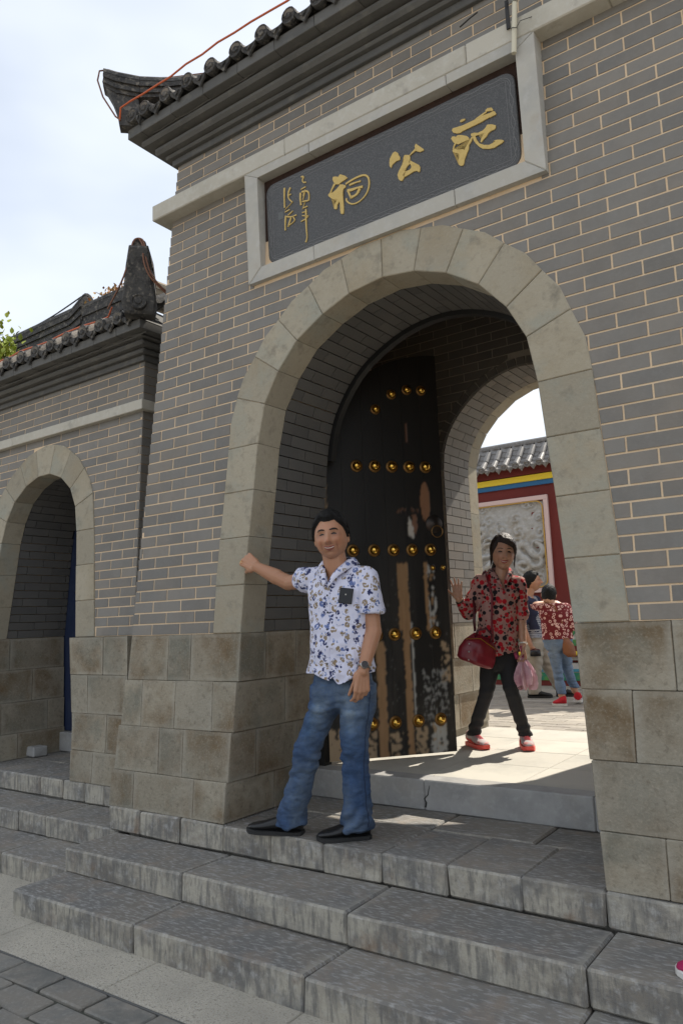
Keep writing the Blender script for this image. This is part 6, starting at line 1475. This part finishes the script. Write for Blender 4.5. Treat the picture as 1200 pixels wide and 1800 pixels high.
off = len(V_); V_ = np.vstack([V_, np.array([tuple(v) for v in hm.v])]); F_ = F_+[tuple(i+off for i in f) for f in hm.f]; np_build(V_, F_, 'body', skin2, wo, tint=skin_tint(V_, hc, M3, KH, .2))
make_face(wo, hc, M3, 1.0, KH, 1.25, brow_m, liw_m, browh=.0022, mouthw=.027, open_=.0062)
def hair_w(p, th):
    a = abs(th)
    line = (.052+.020*math.sin(th*1.4+.6)) if a < .8 else (.05-(a-.8)*.13 if a < 1.3 else -.015-(a-1.3)*.05)
    return p.z-line
hr = hair_mesh(hc, M3, hair_w, 1.0, KH, .020, .004, extra=lambda p: .008*max(0, p.z/.11)).build('hair', hairw_m, wo, smooth=True)
tb = MB()   # tied hair behind the neck and loose strands
for k_ in range(7): tube([hc+M3 @ Vector((.03-.01*k_, -.095, -.02)), hc+M3 @ Vector((.045-.013*k_, -.115, -.09)), hc+M3 @ Vector((.055-.012*k_, -.10, -.17)), hc+M3 @ Vector((.065-.012*k_, -.085, -.235))], [.016, .017, .012, .003], 7, tb)
for s in (-1, 1):
    for k_ in range(3): tube([hc+M3 @ Vector((s*(.070+.003*k_), .028-.012*k_, .04)), hc+M3 @ Vector((s*(.078+.003*k_), .026-.012*k_, -.02)), hc+M3 @ Vector((s*(.074+.004*k_), .022-.012*k_, -.075-.01*k_))], [.007, .005, .0015], 6, tb)
tb.build('tied_hair', hairw_m, wo, smooth=True)
sh = MB()
tor = [(K['chest']+up*.115, .10, .055), (K['chest']+up*.09, .138, .078), (K['chest']+up*.03, .148, .110), (K['chest']-up*.02, .143, .116), (K['belly']+up*.05, .136, .100), (K['belly']-up*.03, .140, .102), (K['waist']+up*.02, .152, .112), (K['waist']-up*.04, .162, .122), (K['waist']-up*.085, .168, .126)]
loft([(c, rgt*a, fwd*b) for c, a, b in tor], sh, 26)
capsule(K['neck']-up*.035, K['shR'], .048, .050, sh); capsule(K['neck']-up*.035, K['shL'], .048, .050, sh)
capsule(K['shR'], K['elR'], .055, .052, sh); capsule(K['elR'], K['elR']+(K['wrR']-K['elR'])*.55, .052, .046, sh)
capsule(K['shL'], K['shL']+(K['elL']-K['shL'])*.9, .054, .052, sh)
V_, F_, N_ = remeshed(sh, .0062, 4)
V_ = displace(V_, N_, lambda v: .005*crease(Vector(v), 8, 7, .8, 9)+.006*noise.noise(Vector(v)*11)+.004*math.sin(v[2]*38+v[0]*30+3*noise.noise(Vector(v)*7))*.8+.003*noise.noise(Vector(v)*28))
def wkeep(v):
    p = Vector(v); q = p-K['neck']; a = q.dot(rgt); f = q.dot(fwd)
    if p.z > .335: return False
    if f > .01 and p.z > .225 and abs(a+.005) < (p.z-.225)*.45: return False
    return p.z > K['waist'].z-.078-.012*math.sin(a*20)
V_, F_ = prune(V_, F_, wkeep); bl = np_build(V_, F_, 'blouse', blouse_m, wo); m_ = bl.modifiers.new('t', 'SOLIDIFY'); m_.thickness = .002; m_.offset = -1
bpy.context.view_layer.update()
make_collar(wo, K['neck'], rgt, fwd, .058, .385, .245, .108, 0, blouse_m, blouse_m, .85)
for i, z in enumerate((.19, .12, .05, -.02, -.09, -.155)):
    loc, nor = surf(bl, K['neck']+fwd*.4+up*(z-K['neck'].z)-rgt*.006, -fwd, .6)
    if loc: lathe([(.005, 0), (.005, .0016), (0, .002)], Matrix.Translation(loc) @ nor.to_track_quat('Z', 'Y').to_matrix().to_4x4(), 10).build('button', btn_m, wo)
tr = MB(); pel = (K['hipR']+K['hipL'])*.5
loft([(pel+up*.10, rgt*.125, fwd*.095), (pel+up*.03, rgt*.138, fwd*.104), (pel-up*.03, rgt*.132, fwd*.100), (pel-up*.08, rgt*.09, fwd*.08)], tr, 22)
for s in 'RL':
    h, k_, a = K['hip'+s], K['kn'+s], K['an'+s]
    loft([(h+up*.02, rgt*.074, fwd*.088), (h+(k_-h)*.5, rgt*.063, fwd*.072), (k_, rgt*.051, fwd*.056), (k_+(a-k_)*.45, rgt*.049, fwd*.054), (k_+(a-k_)*.85, rgt*.047, fwd*.050), (a-up*.015, rgt*.050, fwd*.056)], tr, 20)
V_, F_, N_ = remeshed(tr, .006, 4)
V_ = displace(V_, N_, lambda v: .004*noise.noise(Vector(v)*10)+.005*math.sin(v[2]*95+4*noise.noise(Vector(v)*8))*(math.exp(-((v[2]+.72)/.07)**2)+.5*math.exp(-((v[2]+.46)/.06)**2)))
np_build(V_, F_, 'trousers', blackcloth_m, wo)
sneak_m = material('grey_mesh_sneaker', (.42, .38, .37), .8, [(30, (.55, .18, .17), .5, .62, .9)]); coral_m = material('coral_trim', (.80, .10, .08), .5); laces_m = material('pink_laces', (.80, .16, .17), .6)
for hx, tx, zz, tilt in (((1.205, 1.845), (1.415, 1.690), FZ+.002, 0), ((1.585, 1.930), (1.700, 1.740), FZ+.004, 0)):
    a, b = MB(), MB(); shoe(a, b, hx, tx, zz, .043, .082, .022, 1.0); V_, F_, N_ = remeshed(a, .004, 3); o_ = np_build(V_, F_, 'sneaker', sneak_m, wo); b.build('sole', coral_m, o_)
    h_ = Vector((hx[0], hx[1], zz)); t_ = Vector((tx[0], tx[1], zz))-h_; L_ = t_.length; t_.normalize(); s_v = Vector((-t_.y, t_.x, 0)); lc = MB()
    for i in range(5):
        f = .42+.07*i; zt = .022+.082*(.86-.085*i)+.002; c = h_+t_*L_*f+up*zt; tube([c-s_v*.022-up*.008, c-s_v*.008, c+s_v*.008, c+s_v*.022-up*.008], .0035, 5, lc)
    c = h_+t_*L_*.40+up*.098; tube([c, c+s_v*.02+up*.012, c+s_v*.03-up*.01, c+s_v*.012-up*.006, c, c-s_v*.02+up*.012, c-s_v*.03-up*.008, c-s_v*.01-up*.004], .003, 5, lc); lc.build('laces', laces_m, o_)
    sw = MB(); 
    for sg in (-1, 1): tube([h_+t_*L_*.06+up*.05+s_v*sg*.030, h_+t_*L_*.35+up*.042+s_v*sg*.0385, h_+t_*L_*.60+up*.030+s_v*sg*.041], [.004, .008, .003], 6, sw)
    sw.build('side_stripe', coral_m, o_)
for J_, nm in ((K['wrL'], 'bracelet'), (K['wrR'], 'bracelet')):
    ax = (K['elL']-K['wrL']).normalized() if J_ is K['wrL'] else (K['elR']-K['wrR']).normalized(); q1 = ax.orthogonal().normalized(); q2 = ax.cross(q1)
    tube([J_+ax*.02+q1*math.cos(k_*math.pi/9)*.029+q2*math.sin(k_*math.pi/9)*.029 for k_ in range(19)], .005, 6, caps=False).build(nm, material('jade_bangle', (.62, .60, .55), .25) if J_ is K['wrL'] else material('dark_bead_bracelet', (.05, .03, .02), .4), wo)
# handbag
hb_ = thing('handbag', 'dark red leather handbag with long strap hanging at the hip of the smiling woman', 'handbag')
bag_m = material('burgundy_leather', (.20, .012, .022), .32, [(7, (.12, .006, .012), .45, .7, .7)], .12, 50, spec=.5); bagd_m = material('dark_burgundy_strap', (.075, .008, .012), .4)
bc = Vector((1.462, 1.560, -.175)); bx = Vector((.83, .56, 0)).normalized(); by_ = Vector((.56, -.83, 0)).normalized(); a = R(-22); bu = (up*math.cos(a)+bx*math.sin(a)*-1); bxx = bx*math.cos(a)+up*math.sin(a)
b_ = MB()
loft([(bc-bu*.105, bxx*.105, by_*.050), (bc-bu*.09, bxx*.125, by_*.062), (bc-bu*.03, bxx*.130, by_*.062), (bc+bu*.03, bxx*.112, by_*.052), (bc+bu*.075, bxx*.080, by_*.034), (bc+bu*.095, bxx*.064, by_*.018)], b_, 24)
V_, F_, N_ = remeshed(b_, .005, 2); V_ = displace(V_, N_, lambda v: .005*noise.noise(Vector(v)*16)); np_build(V_, F_, 'bag_body', bag_m, hb_)
hd = MB(); tube([bc+bu*.07-bxx*.055+by_*.03, bc+bu*.12-bxx*.045+by_*.04, bc+bu*.145+by_*.04, bc+bu*.12+bxx*.045+by_*.04, bc+bu*.07+bxx*.055+by_*.03], .007, 7, hd); hd.build('handle', bagd_m, hb_, smooth=True)
tube([bc+bu*.035-bxx*.11+by_*.045, bc+bu*.07-bxx*.02+by_*.052, bc+bu*.035+bxx*.10+by_*.045], .003, 5).build('zip', gold_m, hb_)
pR = K['shR']+Vector((.035, -.02, .060)); st = MB()
r1 = bc+bxx*.075+bu*.085; r0 = bc-bxx*.06+bu*.105
tube([r1, r1+Vector((0, -.01, .10)), K['belly']+fwd*.118+rgt*.055+up*.04, K['chest']+fwd*.124+rgt*.070+up*.0, K['chest']+fwd*.10+rgt*.085+up*.10, pR+Vector((.01, 0, .005))], .0075, 6, st); st.build('strap', bag_m, hb_, smooth=True)
s2_ = MB(); tube([r0, r0+Vector((-.003, .0, .06)), r0+Vector((.002, .01, .17)), K['shR']+Vector((-.055, -.035, -.13)), K['shR']+Vector((-.03, .03, -.02)), pR], .009, 6, s2_); s2_.build('strap', bagd_m, hb_, smooth=True)
for q in (r0, r1): tube([q+Vector((.011*math.cos(t_), 0, .011*math.sin(t_))) for t_ in [k_*.7 for k_ in range(10)]], .0028, 6).build('ring', steel_m, hb_)
for k_ in range(3): sphere(bc-bxx*(.08-.015*k_)+bu*(.01-.05*k_)+by_*.058, .006, nu=8, nv=6).build('rivet', steel_m, hb_)
# folded umbrella held upside down
um = thing('folded_umbrella', 'pink folded umbrella held head down in the hand of the smiling woman', 'umbrella')
um_m = material('pink_satin', (.66, .40, .45), .4, [(9, (.36, .14, .20), .5, .68, .8), (20, (.78, .60, .62), .5, .7, .7)]); umd_m = material('magenta_cloth', (.34, .05, .11), .5)
u0 = Vector((1.678, 1.785, -.225)); u1 = Vector((1.690, 1.775, -.44)); ua = (u1-u0).normalized(); q1 = ua.orthogonal().normalized(); q2 = ua.cross(q1)
tube([u0-ua*.06, u0+ua*.03], .013, 8).build('grip', umd_m, um)
vs = []; nseg = 48; nr = 14; cl2 = MB()
for j in range(nr):
    t_ = j/(nr-1)
    for i in range(nseg):
        an = 2*math.pi*i/nseg; ple = .5+.5*math.cos(an*8+t_*2); r_ = (.018+.075*math.sin(min(1, t_*1.15)*math.pi*.62)**1.2)*(.45+.55*ple)*(1+.18*noise.noise(Vector((an*1.5, t_*3, 1))))
        if t_ > .85: r_ *= 1.0-(t_-.85)*1.2
        vs.append(u0+ua*(.02+t_*.20+.018*math.sin(an*5+1)*t_)+q1*math.cos(an)*r_+q2*math.sin(an)*r_)
cl2.add(vs, [(j*nseg+i, j*nseg+(i+1) % nseg, (j+1)*nseg+(i+1) % nseg, (j+1)*nseg+i) for j in range(nr-1) for i in range(nseg)]); o_ = cl2.build('canopy', um_m, um); m_ = o_.modifiers.new('t', 'SOLIDIFY'); m_.thickness = .001
pouch = MB(); pc_ = u0-ua*.01-rgt*-.03; loft([(pc_+Vector((-.035, 0, .04)), q1*.012, q2*.02), (pc_+Vector((-.03, 0, .0)), q1*.018, q2*.034), (pc_+Vector((-.01, 0, -.04)), q1*.015, q2*.028)], pouch, 12); pouch.build('cover', umd_m, um, smooth=True)
for i in range(8): an = 2*math.pi*i/8; tube([u0+ua*.03, u0+ua*.21+q1*math.cos(an)*.055+q2*math.sin(an)*.055], .0016, 5).build('rib', steel_m, um)

# ---------------- couple in the courtyard
def simple_person(name, label, P, fwd, head_dir, up_h, skin, mats, KH, feet, top='tee', voxel=.008, hairfn=None, hair_mat=None, scale=1.0):
    t = thing(name, label, 'person'); f = Vector(fwd).normalized(); r = Vector((f.y, -f.x, 0)).normalized(); P = {k: Vector(v) for k, v in P.items()}
    M3 = frame_of(head_dir, up_h); b = MB()
    capsule(P['neck']-up*.02, P['head']-M3 @ Vector((0, .01, .06)), .048, .045, b)
    for c, a1, b1 in ((P['chest'], .13, .09), (P['waist'], .125, .09)): ell(c, r*a1, f*b1, (0, 0, .15), b)
    for s in 'RL':
        capsule(P['neck']-up*.03, P['sh'+s], .04, .04, b); capsule(P['sh'+s], P['el'+s], .040, .034, b); capsule(P['el'+s], P['wr'+s], .035, .024, b)
        d = (P['wr'+s]-P['el'+s]).normalized(); hand(b, P['wr'+s], d, f*.2-r*(1 if s == 'R' else -1), f, .92, ((30, 40, 20),)*4)
        capsule(P['hip'+s], P['kn'+s], .07, .048, b); capsule(P['kn'+s], P['an'+s], .047, .034, b)
    for s in (-1, 1): ell(P['head']+M3 @ Vector((s*.070, -.006, -.004)), M3 @ Vector((.007*s, .004, 0)), M3 @ Vector((s*.006, -.015, 0)), M3 @ Vector((0, 0, .028)), b)
    V_, F_, N_ = remeshed(b, .006, 3); hm = MB(); head_mesh(P['head'], M3, hm, 1.0, KH, .5); off = len(V_)
    V_ = np.vstack([V_, np.array([tuple(v) for v in hm.v])]); F_ = F_+[tuple(i+off for i in q) for q in hm.f]; np_build(V_, F_, 'body', skin, t, tint=skin_tint(V_, P['head'], M3, KH, .4))
    hair_mesh(P['head'], M3, hairfn, 1.0, KH, .016, .004).build('hair', hair_mat, t, smooth=True)
    sh = MB(); c, w = P['chest'], P['waist']
    loft([(c+up*.13, r*.10, f*.055), (c+up*.10, r*.150, f*.080), (c+up*.03, r*.160, f*.108), (c-up*.06, r*.150, f*.110), (w+up*.08, r*.146, f*.110), (w, r*.155, f*.115), (w-up*.055, r*.162, f*.12)], sh, 22)
    for s in 'RL': capsule(P['neck']-up*.045, P['sh'+s], .046, .052, sh); capsule(P['sh'+s], P['sh'+s]+(P['el'+s]-P['sh'+s])*top, .056, .056, sh)
    V_, F_, N_ = remeshed(sh, voxel, 3); V_ = displace(V_, N_, lambda v: .006*noise.noise(Vector(v)*10)+.004*math.sin(v[2]*42+3*noise.noise(Vector(v)*6)))
    V_, F_ = prune(V_, F_, lambda v: v[2] > w.z-.05 and v[2] < P['neck'].z+.012)
    np_build(V_, F_, mats[0][0], mats[0][1], t)
    tr = MB(); pel = (P['hipR']+P['hipL'])*.5; k2 = mats[1][2]
    loft([(pel+up*.12, r*.125, f*.10), (pel+up*.03, r*.148, f*.118), (pel-up*.03, r*.14, f*.112), (pel-up*.08, r*.09, f*.08)], tr, 20)
    for s in 'RL':
        h, k_, a = P['hip'+s], P['kn'+s], P['an'+s]
        loft([(h+up*.02, r*.078*k2, f*.095*k2), (h+(k_-h)*.5, r*.070*k2, f*.080*k2), (k_, r*.058*k2, f*.064*k2), (k_+(a-k_)*.5, r*.055*k2, f*.062*k2), (a+up*mats[1][3], r*.052*k2, f*.058*k2)], tr, 18)
    V_, F_, N_ = remeshed(tr, voxel, 3); V_ = displace(V_, N_, lambda v: .005*noise.noise(Vector(v)*9)+.005*math.sin(v[2]*70+4*noise.noise(Vector(v)*7))*noise.noise(Vector(v)*4)*2); np_build(V_, F_, mats[1][0], mats[1][1], t)
    for hx, tx, zz in feet:
        a, b2 = MB(), MB(); shoe(a, b2, hx, tx, zz, .044, .08, .02, .9); V_, F_, N_ = remeshed(a, .005, 3); o_ = np_build(V_, F_, 'shoe', mats[2], t); b2.build('sole', mats[3], o_)
    return t, P, f, r
# raglan tee: navy yoke and sleeves, striped body
tee_m = D.materials.new('navy_raglan_striped_tee'); tee_m.use_nodes = True; N = tee_m.node_tree.nodes; L = tee_m.node_tree.links; b = N['Principled BSDF']; b.inputs['Roughness'].default_value = .85
a_ = N.new('ShaderNodeVertexColor'); a_.layer_name = 'Col'; L.new(a_.outputs['Color'], b.inputs['Base Color'])
def hairm(p, th):
    a = abs(th); line = .060 if a < .8 else (.055-(a-.8)*.09 if a < 1.3 else .005-(a-1.3)*.075); return p.z-line
bgm, P, f, r = simple_person('person', 'short-haired man seen in profile in navy and striped tee walking in the courtyard',
    dict(head=(0.502,5.075,.415), neck=(0.460,5.05,.270), shR=(0.445,4.90,.205), shL=(0.480,5.21,.205), elR=(0.440,4.885,-.10), wrR=(0.510,4.90,-.315), elL=(0.460,5.26,-.09), wrL=(0.560,5.28,-.30), chest=(0.485,5.06,.09), waist=(0.505,5.07,-.17), hipR=(0.495,4.99,-.28), hipL=(0.515,5.14,-.28), knR=(0.495,4.975,-.56), knL=(0.595,5.17,-.55), anR=(0.470,4.99,-.80), anL=(0.700,5.19,-.77)),
    (.85, .25, 0), (.80, .38, .05), (0, 0, 1), skin1, (('tee_shirt', tee_m), ('trousers', khaki_m, 1.25, -.03), sole_m, sole_m), 1.0, (((.40, 4.97), (.66, 5.02), CZ), ((.65, 5.17), (.89, 5.24), CZ)), .75, .009, hairm, hair_m)
tee = [c for c in bgm.children if c.name.startswith('tee_shirt')] if bgm.children else []
for o_ in list(COL.objects):
    if o_.parent is bgm and o_.name.startswith('tee_shirt'):
        me = o_.data; ca = me.color_attributes.new('Col', 'FLOAT_COLOR', 'POINT'); cc = []
        for v in me.vertices:
            q = v.co-P['chest']; side = abs(q.dot(r)); arm = side > .125-.10*max(0, (v.co.z-.02))*2.2 and v.co.z > -.12+.0
            cc += list((.014, .017, .045, 1) if arm or v.co.z > .25 else ((.42, .43, .45, 1) if math.sin(v.co.z*2*math.pi/.0165) > .0 else (.02, .025, .06, 1)))
        ca.data.foreach_set('color', cc)
wp = thing('wrist_purse', 'dark purse hanging from the wrist of the man in the striped tee', 'purse')
c = Vector((.555, 4.885, -.375)); o1 = MB(); loft([(c+up*.03, Vector((.05, .02, 0)), Vector((-.008, .02, 0))), (c-up*.035, Vector((.055, .022, 0)), Vector((-.010, .025, 0)))], o1, 14); o1.build('pouch', shoe_black_m, wp, smooth=True); tube([c+up*.03+Vector((-.05, -.02, 0)), c+up*.045, c+up*.03+Vector((.05, .02, 0))], .006, 6).build('loop', bagd_m, wp)
def hairbob(p, th):
    a = abs(th); line = .055 if a < .9 else (.05-(a-.9)*.20 if a < 1.3 else -.05-(a-1.3)*.04); return p.z-line
redt = material('red_canvas', (.50, .015, .025), .8); whs = material('white_rubber', (.62, .60, .56), .6)
bgw, P, f, r = simple_person('person', 'woman in rolled jeans and maroon ring-print blouse seen from behind in the courtyard',
    dict(head=(.935,4.395,.235), neck=(.965,4.40,.140), shR=(1.085,4.455,.100), shL=(.885,4.325,.115), elR=(1.135,4.44,-.06), wrR=(1.05,4.60,-.02), elL=(.785,4.40,.140), wrL=(.82,4.58,.16), chest=(.985,4.39,.03), waist=(.990,4.395,-.165), hipR=(1.035,4.43,-.25), hipL=(.945,4.365,-.25), knR=(1.020,4.52,-.50), knL=(.970,4.38,-.51), anR=(1.070,4.56,-.74), anL=(1.005,4.36,-.79)),
    (-.45, .85, 0), (-.35, .80, -.55), (0, .3, 1), skin2, (('blouse', blouse2_m), ('jeans', jean2_m, .92, .035), redt, whs), .93, (((1.045, 4.36), (.925, 4.30), CZ), ((1.115, 4.50), (1.05, 4.70), CZ+.02)), 1.1, .009, hairbob, hair_m)
bb = thing('shoulder_bag', 'brown leather bag hanging behind the woman in the ring-print blouse', 'bag')
brl = material('brown_leather', (.22, .085, .035), .5, [(9, (.14, .05, .02), .5, .7, .7)]); c = Vector((1.115, 4.36, -.30)); o1 = MB(); bx2 = Vector((.8, .55, 0)).normalized(); bz2 = Vector((.55, -.8, 0)).normalized()
loft([(c+up*.10-bx2*.03, bx2*.03, bz2*.02), (c+up*.03-bx2*.01, bx2*.06, bz2*.035), (c-up*.05, bx2*.065, bz2*.04), (c-up*.09+bx2*.02, bx2*.04, bz2*.02)], o1, 16); o1.build('bag_body', brl, bb, smooth=True)
tube([c+up*.09-bx2*.04, c+up*.25-bx2*.05, Vector((1.02, 4.30, .12)), Vector((.90, 4.33, .17))], .007, 6).build('strap', brl, bb)
# shoe of a passer-by at the edge of the second step
ps = thing('sneaker', 'magenta shoe with white rim standing on the second step at the right edge', 'shoe')
a, b = MB(), MB(); shoe(a, b, (3.255, -.29), (3.010, -.345), -1.157, .046, .075, .016, .9); mg_m = material('magenta_canvas', (.36, .012, .085), .7, bump=.2, bscale=150)
V_, F_, N_ = remeshed(a, .004, 3); np_build(V_, F_, 'upper', mg_m, ps); b.build('sole', whs, ps)
